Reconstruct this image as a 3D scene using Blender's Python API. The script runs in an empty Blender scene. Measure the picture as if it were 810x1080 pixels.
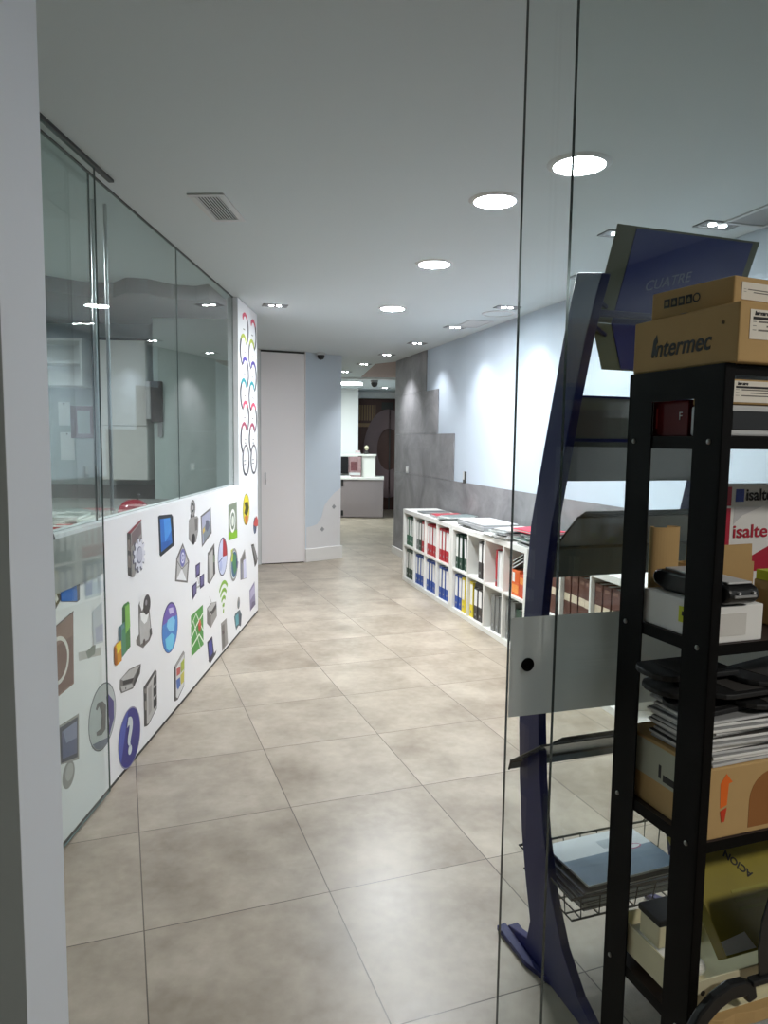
import bpy, bmesh, math, random
from mathutils import Vector, Matrix
random.seed(7)
S = bpy.context.scene
C = S.collection
PI = math.pi

# ------------------------------------------------------------------ camera
F, PITCH, ROLL, H = 758.2, .09834, .0131, 1.53
cp, sp, cr, sr = math.cos(PITCH), math.sin(PITCH), math.cos(ROLL), math.sin(ROLL)
FWD = Vector((0, cp, -sp)); UP0 = Vector((0, sp, cp)); R0 = Vector((1, 0, 0))
RIGHT = cr*R0 + sr*UP0; UPV = -sr*R0 + cr*UP0
EYE = Vector((0, 0, H))
cd = bpy.data.cameras.new('camera'); cam = bpy.data.objects.new('camera', cd); C.objects.link(cam)
cd.sensor_fit = 'VERTICAL'; cd.sensor_height = 36; cd.sensor_width = 27; cd.lens = F/1080*36
cd.clip_start = .02; cd.clip_end = 100
mm = Matrix((RIGHT, UPV, -FWD)).transposed().to_4x4(); mm.translation = EYE
cam.matrix_world = mm
S.camera = cam

def ray(px, py):
    return FWD + RIGHT*((px-405)/F) - UPV*((py-540)/F)

# ------------------------------------------------------------------ materials
def srgb(c):
    f = lambda u: u/12.92 if u <= .04045 else ((u+.055)/1.055)**2.4
    return tuple(f(x/255) for x in c) + (1,)

MATS = {}
def mat(name, col, rough=.5, metal=0., var=.06, scale=18., spec=.5, bump=0.):
    """procedural paint / plastic / metal: a base colour with a little noise in colour and gloss"""
    if name in MATS: return MATS[name]
    m = bpy.data.materials.new(name); m.use_nodes = True
    nt = m.node_tree; b = nt.nodes['Principled BSDF']
    c = srgb(col) if max(col) > 1 else tuple(col)+(1,)
    tc = nt.nodes.new('ShaderNodeTexCoord'); n = nt.nodes.new('ShaderNodeTexNoise')
    n.inputs['Scale'].default_value = scale; n.inputs['Detail'].default_value = 4
    nt.links.new(tc.outputs['Object'], n.inputs['Vector'])
    mx = nt.nodes.new('ShaderNodeMix'); mx.data_type = 'RGBA'
    mx.inputs[6].default_value = tuple(x*(1-var) for x in c[:3])+(1,)
    mx.inputs[7].default_value = tuple(min(1, x*(1+var)) for x in c[:3])+(1,)
    nt.links.new(n.outputs['Fac'], mx.inputs[0]); nt.links.new(mx.outputs[2], b.inputs['Base Color'])
    b.inputs['Roughness'].default_value = rough; b.inputs['Metallic'].default_value = metal
    b.inputs['Specular IOR Level'].default_value = spec
    if bump:
        bp = nt.nodes.new('ShaderNodeBump'); bp.inputs['Strength'].default_value = bump; bp.inputs['Distance'].default_value = .002
        nt.links.new(n.outputs['Fac'], bp.inputs['Height']); nt.links.new(bp.outputs['Normal'], b.inputs['Normal'])
    MATS[name] = m
    return m

def emit(name, col, strength):
    m = bpy.data.materials.new(name); m.use_nodes = True; nt = m.node_tree
    nt.nodes.remove(nt.nodes['Principled BSDF'])
    e = nt.nodes.new('ShaderNodeEmission'); e.inputs[0].default_value = tuple(col)+(1,); e.inputs[1].default_value = strength
    nt.links.new(e.outputs[0], nt.nodes['Material Output'].inputs[0]); return m

def glass(name, tint, gain=1.0):
    """clear sheet glass: transparent tint plus Schlick reflection"""
    m = bpy.data.materials.new(name); m.use_nodes = True; nt = m.node_tree
    nt.nodes.remove(nt.nodes['Principled BSDF'])
    N = nt.nodes.new
    g = N('ShaderNodeNewGeometry'); d = N('ShaderNodeVectorMath'); d.operation = 'DOT_PRODUCT'
    nt.links.new(g.outputs['Normal'], d.inputs[0]); nt.links.new(g.outputs['Incoming'], d.inputs[1])
    def math_(op, a, b):
        n = N('ShaderNodeMath'); n.operation = op
        for i, x in enumerate((a, b)):
            if x is None: continue
            if isinstance(x, (int, float)): n.inputs[i].default_value = x
            else: nt.links.new(x, n.inputs[i])
        return n.outputs[0]
    ab = math_('ABSOLUTE', d.outputs['Value'], None)
    om = math_('SUBTRACT', 1.0, ab); p5 = math_('POWER', om, 5.0)
    fr = math_('MULTIPLY_ADD', p5, .96*gain); fr.node.inputs[2].default_value = .04*gain
    t = N('ShaderNodeBsdfTransparent'); t.inputs[0].default_value = tuple(tint)+(1,)
    gl = N('ShaderNodeBsdfGlossy'); gl.inputs['Roughness'].default_value = 0.0; gl.inputs[0].default_value = (1, 1, 1, 1)
    mx = N('ShaderNodeMixShader'); nt.links.new(fr, mx.inputs[0]); nt.links.new(t.outputs[0], mx.inputs[1]); nt.links.new(gl.outputs[0], mx.inputs[2])
    nt.links.new(mx.outputs[0], nt.nodes['Material Output'].inputs[0]); return m

def frosted(name, col, clear):
    m = bpy.data.materials.new(name); m.use_nodes = True; nt = m.node_tree
    nt.nodes.remove(nt.nodes['Principled BSDF']); N = nt.nodes.new
    d = N('ShaderNodeBsdfDiffuse'); d.inputs[0].default_value = srgb(col)
    tl = N('ShaderNodeBsdfTranslucent'); tl.inputs[0].default_value = srgb(col)
    a = N('ShaderNodeMixShader'); a.inputs[0].default_value = .5; nt.links.new(d.outputs[0], a.inputs[1]); nt.links.new(tl.outputs[0], a.inputs[2])
    t = N('ShaderNodeBsdfTransparent'); b = N('ShaderNodeMixShader'); b.inputs[0].default_value = clear
    nt.links.new(a.outputs[0], b.inputs[1]); nt.links.new(t.outputs[0], b.inputs[2])
    nt.links.new(b.outputs[0], nt.nodes['Material Output'].inputs[0]); return m

def floor_mat():
    m = bpy.data.materials.new('porcelain_tile_floor'); m.use_nodes = True; nt = m.node_tree; b = nt.nodes['Principled BSDF']; N = nt.nodes.new; L = nt.links.new
    g = N('ShaderNodeNewGeometry')
    def mth(op, *a):
        n = N('ShaderNodeMath'); n.operation = op
        for i, x in enumerate(a):
            if isinstance(x, (int, float)): n.inputs[i].default_value = x
            else: L(x, n.inputs[i])
        return n.outputs[0]
    def axis(d, o):
        n = N('ShaderNodeVectorMath'); n.operation = 'DOT_PRODUCT'; L(g.outputs['Position'], n.inputs[0]); n.inputs[1].default_value = d
        return mth('DIVIDE', mth('SUBTRACT', n.outputs['Value'], o), .6)
    a = .352
    t1 = (-math.sin(a), math.cos(a), 0); t2 = (math.cos(a), math.sin(a), 0); O = (-.168, 2.309)
    u = axis(t1, t1[0]*O[0]+t1[1]*O[1]); v = axis(t2, t2[0]*O[0]+t2[1]*O[1])
    gu = mth('GREATER_THAN', mth('ABSOLUTE', mth('SUBTRACT', mth('FRACT', u), .5)), .5-.0032)
    gv = mth('GREATER_THAN', mth('ABSOLUTE', mth('SUBTRACT', mth('FRACT', v), .5)), .5-.0032)
    gr = mth('MAXIMUM', gu, gv)
    cx = N('ShaderNodeCombineXYZ'); L(mth('FLOOR', u), cx.inputs[0]); L(mth('FLOOR', v), cx.inputs[1])
    wn = N('ShaderNodeTexWhiteNoise'); wn.noise_dimensions = '3D'; L(cx.outputs[0], wn.inputs['Vector'])
    off = N('ShaderNodeVectorMath'); off.operation = 'MULTIPLY_ADD'; L(wn.outputs['Color'], off.inputs[0]); off.inputs[1].default_value = (7, 7, 7); L(g.outputs['Position'], off.inputs[2])
    n1 = N('ShaderNodeTexNoise'); n1.inputs['Scale'].default_value = 2.6; n1.inputs['Detail'].default_value = 7; n1.inputs['Roughness'].default_value = .62; L(off.outputs[0], n1.inputs['Vector'])
    n2 = N('ShaderNodeTexNoise'); n2.inputs['Scale'].default_value = 22; n2.inputs['Detail'].default_value = 5; L(off.outputs[0], n2.inputs['Vector'])
    mr = N('ShaderNodeMapRange'); mr.inputs[1].default_value = .28; mr.inputs[2].default_value = .74; mr.clamp = True
    L(mth('ADD', mth('MULTIPLY', n1.outputs['Fac'], .82), mth('MULTIPLY', n2.outputs['Fac'], .18)), mr.inputs[0])
    cm = N('ShaderNodeMix'); cm.data_type = 'RGBA'; L(mr.outputs[0], cm.inputs[0]); cm.inputs[6].default_value = srgb((132, 119, 103)); cm.inputs[7].default_value = srgb((195, 183, 166))
    mx = N('ShaderNodeMix'); mx.data_type = 'RGBA'; L(gr, mx.inputs[0]); L(cm.outputs[2], mx.inputs[6]); mx.inputs[7].default_value = srgb((92, 82, 72))
    L(mx.outputs[2], b.inputs['Base Color'])
    L(mth('ADD', mth('MULTIPLY', n1.outputs['Fac'], .1), .29), b.inputs['Roughness'])
    b.inputs['Specular IOR Level'].default_value = .45
    bp = N('ShaderNodeBump'); bp.inputs['Strength'].default_value = .12; bp.inputs['Distance'].default_value = .002
    L(mth('MULTIPLY', gr, -1.0), bp.inputs['Height']); L(bp.outputs[0], b.inputs['Normal'])
    return m

def concrete_mat():
    m = bpy.data.materials.new('grey_concrete_cladding'); m.use_nodes = True; nt = m.node_tree; b = nt.nodes['Principled BSDF']; N = nt.nodes.new; L = nt.links.new
    tc = N('ShaderNodeTexCoord')
    n1 = N('ShaderNodeTexNoise'); n1.inputs['Scale'].default_value = 2.2; n1.inputs['Detail'].default_value = 9; n1.inputs['Roughness'].default_value = .65; n1.inputs['Distortion'].default_value = .8
    L(tc.outputs['Object'], n1.inputs['Vector'])
    rp = N('ShaderNodeValToRGB'); rp.color_ramp.elements[0].position = .3; rp.color_ramp.elements[1].position = .72
    rp.color_ramp.elements[0].color = srgb((104, 103, 105)); rp.color_ramp.elements[1].color = srgb((154, 152, 154))
    L(n1.outputs['Fac'], rp.inputs[0]); L(rp.outputs[0], b.inputs['Base Color']); b.inputs['Roughness'].default_value = .55
    bp = N('ShaderNodeBump'); bp.inputs['Strength'].default_value = .2; bp.inputs['Distance'].default_value = .003; L(n1.outputs['Fac'], bp.inputs['Height']); L(bp.outputs[0], b.inputs['Normal'])
    return m

M_floor = floor_mat(); M_conc = concrete_mat()
M_ceil = mat('ceiling_paint', (203, 211, 214), .9, var=.01, scale=3)
M_wall = mat('pale_blue_wall_paint', (194, 205, 217), .85, var=.015, scale=2)
M_bluegrey = mat('blue_grey_wall_paint', (198, 208, 217), .85, var=.015, scale=2)
M_whitewall = mat('white_wall_paint', (225, 226, 226), .8, var=.012, scale=2)
M_patch = mat('repaired_plaster', (216, 214, 214), .9, var=.03, scale=9)
M_panel = mat('white_gloss_panel', (234, 234, 236), .32, var=.008, scale=2)
M_door = mat('door_lacquer', (240, 234, 234), .4, var=.01, scale=2)
M_skirt = mat('skirting_white', (226, 224, 221), .5, var=.01)
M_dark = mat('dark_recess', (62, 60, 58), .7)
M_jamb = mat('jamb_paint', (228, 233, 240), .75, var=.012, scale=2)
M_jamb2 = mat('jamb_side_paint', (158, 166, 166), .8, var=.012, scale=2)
M_chrome = mat('brushed_steel', (176, 178, 180), .3, 1.0, var=.04)
M_rail = mat('dark_metal_rail', (66, 68, 68), .4, .6)
M_gedge = mat('glass_edge', (38, 50, 50), .2, var=.1)
M_gedge2 = mat('pale_glass_edge', (84, 100, 97), .2, var=.1)
M_brown = mat('brown_soffit', (84, 70, 70), .8, var=.05, scale=3)
M_black = mat('black_plastic', (20, 20, 22), .35)
M_jet = mat('jet_black', (5, 5, 6), .6, spec=.1)
M_blackm = mat('black_matt', (24, 24, 25), .6)
M_white = mat('white_laminate', (232, 231, 226), .45, var=.01)
M_paper = mat('paper_white', (234, 234, 232), .8, var=.02)
M_greyp = mat('grey_plastic', (150, 151, 152), .45)
M_lgrey = mat('light_grey_plastic', (200, 201, 202), .4)
M_card = mat('cardboard', (190, 157, 106), .85, var=.05, scale=30)
M_card2 = mat('cardboard_dull', (150, 134, 96), .85, var=.05, scale=30)
M_cream = mat('cream_metal', (214, 208, 176), .5, var=.03)
M_rack = mat('black_powder_coat', (9, 8, 8), .55, .0, var=.15, scale=60, spec=.12, bump=.05)
M_shelf = mat('dark_brown_shelf', (60, 50, 47), .5, var=.08)
M_blue = mat('navy_blue_lacquer', (14, 17, 82), .35, var=.05, spec=.35)
M_smoke = mat('smoked_plastic', (92, 94, 92), .3, var=.05)
M_smokeb = mat('black_smoked_plastic', (30, 31, 32), .25)
M_olive = mat('olive_grey_plate', (104, 108, 92), .6, var=.05)
M_signblue = mat('sign_blue_print', (38, 48, 132), .35, var=.04, scale=4)
M_glassL = glass('partition_glass', (.90, .945, .935), 1.0)
M_glassLeaf = glass('leaf_glass', (.95, .975, .965), .45)
M_glassF = glass('front_glass', (.955, .972, .968), .75)
M_frost = frosted('frosted_band', (206, 208, 206), .1)
M_bulb = emit('spot_lens', (.95, .98, 1.0), 40)
M_bulbin = mat('spot_recess', (130, 132, 134), .35, .6)
M_spotf = mat('spot_frame', (126, 128, 130), .5)

# ------------------------------------------------------------------ mesh builder
class MB:
    def __init__(s): s.v = []; s.f = []; s.fm = []; s.mats = []
    def mi(s, m):
        if m not in s.mats: s.mats.append(m)
        return s.mats.index(m)
    def add(s, vs, fs, m, T=None):
        o = len(s.v)
        for p in vs:
            p = Vector(p); s.v.append(T @ p if T is not None else p)
        k = s.mi(m)
        for f in fs: s.f.append([i+o for i in f]); s.fm.append(k)
        return s
    def box(s, x0, x1, y0, y1, z0, z1, m, T=None):
        vs = [(x, y, z) for z in (z0, z1) for y in (y0, y1) for x in (x0, x1)]
        return s.add(vs, [(0, 2, 3, 1), (4, 5, 7, 6), (0, 1, 5, 4), (2, 6, 7, 3), (0, 4, 6, 2), (1, 3, 7, 5)], m, T)
    def prism(s, pts, off, m, T=None):
        n = len(pts); a = [Vector(p) for p in pts]; b = [p+Vector(off) for p in a]
        return s.add(a+b, [list(range(n))[::-1], list(range(n, 2*n))]+[(i, (i+1) % n, n+(i+1) % n, n+i) for i in range(n)], m, T)
    def poly(s, pts, m, T=None): return s.add(pts, [list(range(len(pts)))], m, T)
    def tube(s, path, r, m, n=8, closed=False, T=None):
        P = [Vector(p) for p in path]; k = len(P); vs = []; fs = []
        for i, p in enumerate(P):
            a = P[i-1] if (i > 0 or closed) else p; b = P[(i+1) % k] if (i < k-1 or closed) else p
            t = (b-a).normalized(); u = t.orthogonal() if abs(t.z) > .9 else Vector((0, 0, 1)).cross(t)
            u.normalize(); w = t.cross(u)
            vs += [p+(u*math.cos(2*PI*j/n)+w*math.sin(2*PI*j/n))*r for j in range(n)]
        for i in range(k if closed else k-1):
            q = (i+1) % k
            fs += [(i*n+j, i*n+(j+1) % n, q*n+(j+1) % n, q*n+j) for j in range(n)]
        if not closed: fs += [list(range(n))[::-1], [(k-1)*n+j for j in range(n)]]
        return s.add(vs, fs, m, T)
    def lathe(s, prof, m, n=28, T=None):
        vs = []; fs = []; k = len(prof)
        for r, z in prof: vs += [(r*math.cos(2*PI*j/n), r*math.sin(2*PI*j/n), z) for j in range(n)]
        for i in range(k-1): fs += [(i*n+j, i*n+(j+1) % n, (i+1)*n+(j+1) % n, (i+1)*n+j) for j in range(n)]
        fs += [list(range(n))[::-1], [(k-1)*n+j for j in range(n)]]
        return s.add(vs, fs, m, T)
    def build(s, name, parent=None, bevel=0, smooth=False, recalc=True, seg=2):
        me = bpy.data.meshes.new(name); me.from_pydata([tuple(p) for p in s.v], [], s.f)
        for m in s.mats: me.materials.append(m)
        me.polygons.foreach_set('material_index', s.fm)
        if recalc:
            bm = bmesh.new(); bm.from_mesh(me); bmesh.ops.recalc_face_normals(bm, faces=bm.faces); bm.to_mesh(me); bm.free()
        if smooth:
            me.polygons.foreach_set('use_smooth', [True]*len(me.polygons))
        o = bpy.data.objects.new(name, me); C.objects.link(o)
        if smooth:
            md = o.modifiers.new('edges', 'EDGE_SPLIT'); md.split_angle = math.radians(40)
        if bevel:
            b = o.modifiers.new('bevel', 'BEVEL'); b.width = bevel; b.segments = seg; b.limit_method = 'ANGLE'
        if parent: o.parent = parent
        return o

def tag(o, label=None, cat=None, group=None, kind=None):
    if label: o['label'] = label
    if cat: o['category'] = cat
    if group: o['group'] = group
    if kind: o['kind'] = kind
    return o
def thing(name, label, cat, loc=(0, 0, 0), rz=0, group=None):
    o = bpy.data.objects.new(name, None); C.objects.link(o); o.location = loc; o.rotation_euler = (0, 0, rz); o.empty_display_size = .05
    return tag(o, label, cat, group)
def struct(o): o['kind'] = 'structure'; return o
def place(o, loc, rz=0): o.location = loc; o.rotation_euler = (0, 0, rz); return o
def frame(x, y, z, rz): return Matrix.Translation((x, y, z)) @ Matrix.Rotation(rz, 4, 'Z')

def text(name, body, size, m, parent, T, bold=0., shear=0., align='LEFT', wide=1., extrude=.0003, alignv='BOTTOM_BASELINE'):
    cu = bpy.data.curves.new('lettering', 'FONT'); cu.body = body; cu.size = size; cu.offset = bold; cu.shear = shear
    cu.align_x = align; cu.align_y = alignv; cu.extrude = extrude
    t = bpy.data.objects.new('lettering', cu); C.objects.link(t)
    dg = bpy.context.evaluated_depsgraph_get(); me = bpy.data.meshes.new_from_object(t.evaluated_get(dg))
    bpy.data.objects.remove(t); bpy.data.curves.remove(cu)
    me.transform(T @ Matrix.Diagonal((wide, 1, 1, 1)))
    me.materials.clear(); me.materials.append(m)
    o = bpy.data.objects.new(name, me); C.objects.link(o)
    if parent: o.parent = parent
    return o
# text orientations inside a local frame
def T_left(x, y, z):  return Matrix(((0, 0, -1, x), (-1, 0, 0, y), (0, 1, 0, z), (0, 0, 0, 1)))   # on a face looking to -x
def T_front(x, y, z): return Matrix(((1, 0, 0, x), (0, 0, -1, y), (0, 1, 0, z), (0, 0, 0, 1)))    # on a face looking to -y

ORD = ['first', 'second', 'third', 'fourth', 'fifth', 'sixth', 'seventh', 'eighth', 'ninth', 'tenth', 'eleventh', 'twelfth', 'thirteenth', 'fourteenth', 'fifteenth', 'sixteenth', 'seventeenth', 'eighteenth']
# ------------------------------------------------------------------ the setting
RZR = math.atan2(-.9636, .2673)                 # right wall: local x runs towards the viewer, y into the wall
WR = frame(.211, 7.897, 0, RZR)
RZL = PI/2-.01914                               # left partition: local x runs into the depth, y into the office
WL = frame(-1.2327, 0, 0, RZL); WLI = WL.inverted()
RZF = math.atan2(.30, .954)                     # glass front: local x runs right, y into the room
FR = frame(.25, 1.42, 0, RZF)
def setM(o, T): o.matrix_world = T; return o

struct(MB().box(-5, 4.2, -3, 17, -.1, 0, M_floor).build('floor'))
struct(MB().box(-5, 4.2, -3, 17, 2.6, 2.7, M_ceil).build('ceiling'))

wr = struct(setM(MB().box(-1.86, 11.5, .45, .62, 0, 2.6, M_wall).build('wall_right'), WR))
cl = MB()
for z0, z1, x1 in ((0, .618, 8.5), (.621, 1.117, 8.5), (1.12, 1.62, .367), (1.623, 2.123, -.155), (2.126, 2.6, -.59)):
    cl.box(-1.86, x1, .437, .4495, z0, z1, M_conc)
struct(cl.build('concrete_cladding', wr))
struct(setM(MB().box(-1.88, -.25, .415, .437, 0, .1, M_skirt).build('baseboard_right', bevel=.003), WR))

# left partition: white panel below, panes above, full white panel at the far end
wl = MB().box(.6, 5.56, 0, .08, .02, 1.178, M_panel).box(5.56, 6.3, 0, .08, .02, 2.596, M_panel)
wl = struct(setM(wl.build('wall_left'), WL))
struct(setM(MB().box(.6, 6.29, .004, .07, 0, .02, M_dark).build('baseboard_left'), WL))
def pane(name, T, x0, x1, y0, y1, z0, z1, gm, edge=M_gedge):
    m = MB().box(x0, x1, y0, y1, z0, z1, gm)
    for k, f in enumerate(m.f):                 # the sawn edges of the sheet look dark green
        c = [m.v[i] for i in f]
        if max(p.x for p in c)-min(p.x for p in c) < 1e-5 or max(p.z for p in c)-min(p.z for p in c) < 1e-5: m.fm[k] = m.mi(edge)
    return struct(setM(m.build(name, recalc=True), T))
for i, (a, b) in enumerate(((.6, 3.02), (3.0245, 4.174), (4.1765, 5.556))):
    pane('window_%d' % (i+1), WL, a, b, .037, .042, 1.179, 2.593, M_glassL, M_gedge2)
struct(setM(MB().box(.6, 5.56, .034, .046, 2.594, 2.5995, M_rail).build('trim_1'), WL))
struct(setM(MB().box(3.0203, 3.0242, .036, .043, 1.18, 2.593, M_gedge).build('trim_3'), WL))
# glass leaf standing in front of the partition
lf = pane('door_2', WL, 1.35, 2.952, -.019, -.012, .02, 2.587, M_glassLeaf, M_gedge2)
struct(MB().box(1.35, 2.951, -.0115, -.0109, .967, 1.165, M_frost).build('frosted_band', lf))
struct(MB().box(1.35, 3.12, -.028, -.006, 2.588, 2.5995, M_rail).build('top_rail', lf))

# wall at the back with its cupboard door, and the short blue-grey wall beside the corridor
RZB = math.atan2(.2, .515)
WB = frame(-1.5, 8.72, 0, RZB)
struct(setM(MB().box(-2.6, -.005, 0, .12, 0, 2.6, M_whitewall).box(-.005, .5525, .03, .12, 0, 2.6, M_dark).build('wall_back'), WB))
dr = struct(setM(MB().box(.004, .546, .0, .028, .012, 2.575, M_door).build('door_1', bevel=.002), WB))
struct(MB().box(-.004, .003, -.004, .03, 0, 2.6, M_lgrey).box(.547, .556, -.008, .03, 0, 2.6, M_door).build('frame', dr))
h = MB().box(.045, .062, -.006, .0, .98, 1.13, M_chrome).box(.049, .058, -.014, -.006, 1.0, 1.05, M_dark)
struct(tag(h.build('handle', dr, bevel=.002), 'recessed steel pull'))
RZC = math.atan2(.36, .43)
WC = frame(-.985, 8.93, 0, RZC)
wc = struct(setM(MB().box(0, .55, 0, .12, 0, 2.6, M_bluegrey).build('wall_corner'), WC))
pt = MB().prism([(.02, -.001, .17), (.02, -.001, .44), (.10, -.001, .45), (.18, -.001, .47), (.25, -.001, .56), (.29, -.001, .70), (.36, -.001, .78), (.45, -.001, .86), (.55, -.001, .92), (.55, -.001, .17)], (0, .0009, 0), M_patch)
for x, z in ((.26, .40), (.44, .68)):
    pt.prism([(x-.03, -.002, z), (x, -.002, z+.035), (x+.035, -.002, z), (x, -.002, z-.03)], (0, .001, 0), M_greyp)
struct(pt.build('bare_plaster_patch', wc))
struct(setM(MB().box(.0, .572, -.02, .14, 0, .17, M_skirt).build('baseboard_corner', bevel=.004), WC))

# reception beyond the corridor
struct(MB().box(.24, .38, 9.72, 16.2, 0, 2.6, M_bluegrey).build('wall_corridor'))
struct(MB().box(-4, -.56, 15.0, 15.12, 0, 2.6, M_whitewall).build('wall_reception'))
struct(MB().box(-4.15, -4, 8.0, 16.2, 0, 2.6, M_whitewall).build('wall_reception_left'))
M_dbrown = mat('dark_brown_wood', (74, 42, 34), .5, var=.15, scale=8)
M_slat = mat('oak_slat', (134, 104, 70), .5, var=.1)
M_ringm = mat('mauve_vinyl', (112, 92, 94), .6)
bk = MB().box(-.62, .6, 16.08, 16.2, 0, 2.6, M_dbrown)
struct(bk.build('wall_far'))
struct(MB().box(-.62, .238, 15.9, 16.08, 2.46, 2.6, M_whitewall).build('trim_5'))
fd = MB()
for k in range(7): fd.box(-.58+k*.055, -.545+k*.055, 16.05, 16.08, 1.98, 2.32, M_slat)
fd.box(-.6, -.2, 16.04, 16.08, 1.84, 1.92, M_slat)
fd.box(-.08, .18, 16.03, 16.08, 2.22, 2.38, M_dark).box(.09, .12, 16.02, 16.08, 0, 2.38, M_dark)
fd = struct(fd.build('door_3'))
def ring(cx, cz, rx, rz, ix, iz, dx, dz, y, n=40, a0=0., a1=2*PI):
    m = MB(); vs = []; fs = []
    for j in range(n+1):
        a = a0+(a1-a0)*j/n
        vs += [(cx+rx*math.cos(a), y, cz+rz*math.sin(a)), (cx+dx+ix*math.cos(a), y, cz+dz+iz*math.sin(a))]
    for j in range(n): fs.append((2*j, 2*j+2, 2*j+3, 2*j+1))
    return vs, fs
vs, fs = ring(.07, 1.25, .55, .98, .26, .46, .02, .10, 16.02, a0=PI*.36, a1=PI*1.64)
struct(tag(MB().add(vs, fs, M_ringm).build('ring_emblem', fd), 'mauve ring emblem on the dark door'))

# glass front: fixed pane, sliding leaf with frosted band and finger pull, door jamb at the left
fx = pane('window_4', FR, .1154, 2.12, 0, .01, .005, 2.597, M_glassF)
sl = pane('door_4', FR, .027, 2.0, .036, .046, .005, 2.59, M_glassF)
struct(MB().box(.0285, 1.999, .0352, .0359, .955, 1.168, M_frost).build('frosted_band', sl))
TP = Matrix.Translation((.07, .036, 1.066)) @ Matrix.Rotation(PI/2, 4, 'X')
struct(tag(MB().lathe([(.013, -.014), (.0145, -.003), (.0145, .003), (.013, .004), (.011, .003)], M_jet, 24, TP).build('finger_pull', sl, smooth=True), 'round black finger pull'))
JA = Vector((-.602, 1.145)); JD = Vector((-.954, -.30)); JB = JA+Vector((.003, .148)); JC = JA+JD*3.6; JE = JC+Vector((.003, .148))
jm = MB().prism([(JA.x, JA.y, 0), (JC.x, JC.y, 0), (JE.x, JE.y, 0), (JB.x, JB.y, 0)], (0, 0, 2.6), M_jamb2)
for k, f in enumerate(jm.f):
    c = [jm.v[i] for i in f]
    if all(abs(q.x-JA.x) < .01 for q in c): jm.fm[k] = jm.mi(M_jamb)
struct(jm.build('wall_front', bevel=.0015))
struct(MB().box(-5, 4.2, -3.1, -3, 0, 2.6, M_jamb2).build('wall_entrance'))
struct(MB().box(-5.1, -5, -3.1, 9, 0, 2.6, M_jamb2).build('wall_office_left'))
struct(MB().box(4.2, 4.3, -3.1, 3, 0, 2.6, M_jamb2).build('wall_entrance_right'))

# ------------------------------------------------------------------ ceiling fittings
def spot_lamp(x, y, power, size=104, blend=1.0, tilt=(0, 0), z=2.57, col=(.93, .96, 1.0)):
    l = bpy.data.lights.new('spot_light', 'SPOT'); l.energy = power; l.spot_size = math.radians(size); l.spot_blend = blend; l.shadow_soft_size = .025; l.color = col
    o = bpy.data.objects.new('spot_light', l); C.objects.link(o); o.location = (x, y, z); o.rotation_euler = (tilt[0], tilt[1], 0); return o
def downlight(x, y, r, label, power):
    M_down = emit('downlight_lens', (.93, .97, 1.0), power)
    t = thing('ceiling_downlight', label, 'ceiling light', (x, y, 2.6), 0, 'round downlights in the ceiling')
    MB().lathe([(r*.86, -.001), (r*.86, -.009), (r, -.006), (r*1.08, 0)], M_lgrey, 40).build('rim', t, smooth=True)
    MB().lathe([(r*.85, -.0005), (r*.85, -.0035), (r*.5, -.0045), (.001, -.0045)], M_down, 40).build('lens', t, smooth=True)
downlight(.734, 2.884, .115, 'largest round downlight, nearest, seen through the glass pane edge', 75)
downlight(.474, 3.309, .108, 'round ceiling downlight just left of the glass door edge', 140)
downlight(.284, 4.466, .108, 'round ceiling downlight, middle one in the row', 420)
downlight(.047, 5.944, .108, 'smallest and farthest round ceiling downlight', 760)
def twin_spot(x, y, label, power, tilt=(0, 0), size=104, rz=.27):
    t = thing('recessed_spotlight', label, 'spotlight', (x, y, 2.6), rz, 'small twin recessed spotlights')
    m = MB()
    for a, b, c, d in ((-.1, .1, -.055, -.042), (-.1, .1, .042, .055), (-.1, -.086, -.042, .042), (.086, .1, -.042, .042), (-.006, .006, -.042, .042)):
        m.box(a, b, c, d, -.006, 0, M_spotf)
    m.build('frame', t)
    MB().box(-.086, .086, -.042, .042, -.002, 0, M_bulbin).build('recess', t)
    for sx in (-.03, .03):
        MB().lathe([(.019, -.002), (.019, -.006), (.011, -.008), (.001, -.009)], M_bulb, 20, Matrix.Translation((sx, 0, 0))).build('bulb', t, smooth=True)
    spot_lamp(x, y, power, size, tilt=tilt)
WALLT = (0, 0)
twin_spot(.01, 9.085, 'tiny spotlight at the end of the row, nearest the grey concrete corner', 95)
twin_spot(.339, 8.01, 'spotlight above the far end of the bookcase, by the concrete wall', 42)
twin_spot(.643, 6.866, 'spotlight beside the white ceiling hatch', 38)
twin_spot(.957, 5.839, 'spotlight immediately left of the glass door edge, beside the round ceiling speaker', 34)
twin_spot(1.28, 4.77, 'spotlight half hidden behind the top of the blue display stand', 32)
twin_spot(1.607, 3.625, 'spotlight right of the dark blue sign, above the cardboard boxes', 30)
twin_spot(1.19, 3.80, 'spotlight peeking over the top edge of the dark blue sign', 20)
twin_spot(-.894, 5.888, 'lone spotlight on the left near the chain graphics', 22)
twin_spot(-.306, 10.23, 'spotlight in the dim corridor ceiling, right of the two', 10)
twin_spot(-.635, 11.38, 'spotlight in the dim corridor ceiling, leftmost', 10)
twin_spot(-.02, 14.68, 'spotlight above the dark brown door at the far end', 10)
t = thing('square_ceiling_light', 'bright square ceiling light above the reception desk', 'ceiling light', (-.72, 13.6, 2.6))
MB().box(-.31, .31, -.31, .31, -.008, 0, M_lgrey).build('frame', t)
MB().box(-.28, .28, -.28, .28, -.012, -.008, emit('square_light_lens', (.9, 1, .98), 22)).build('lens', t)

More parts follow.
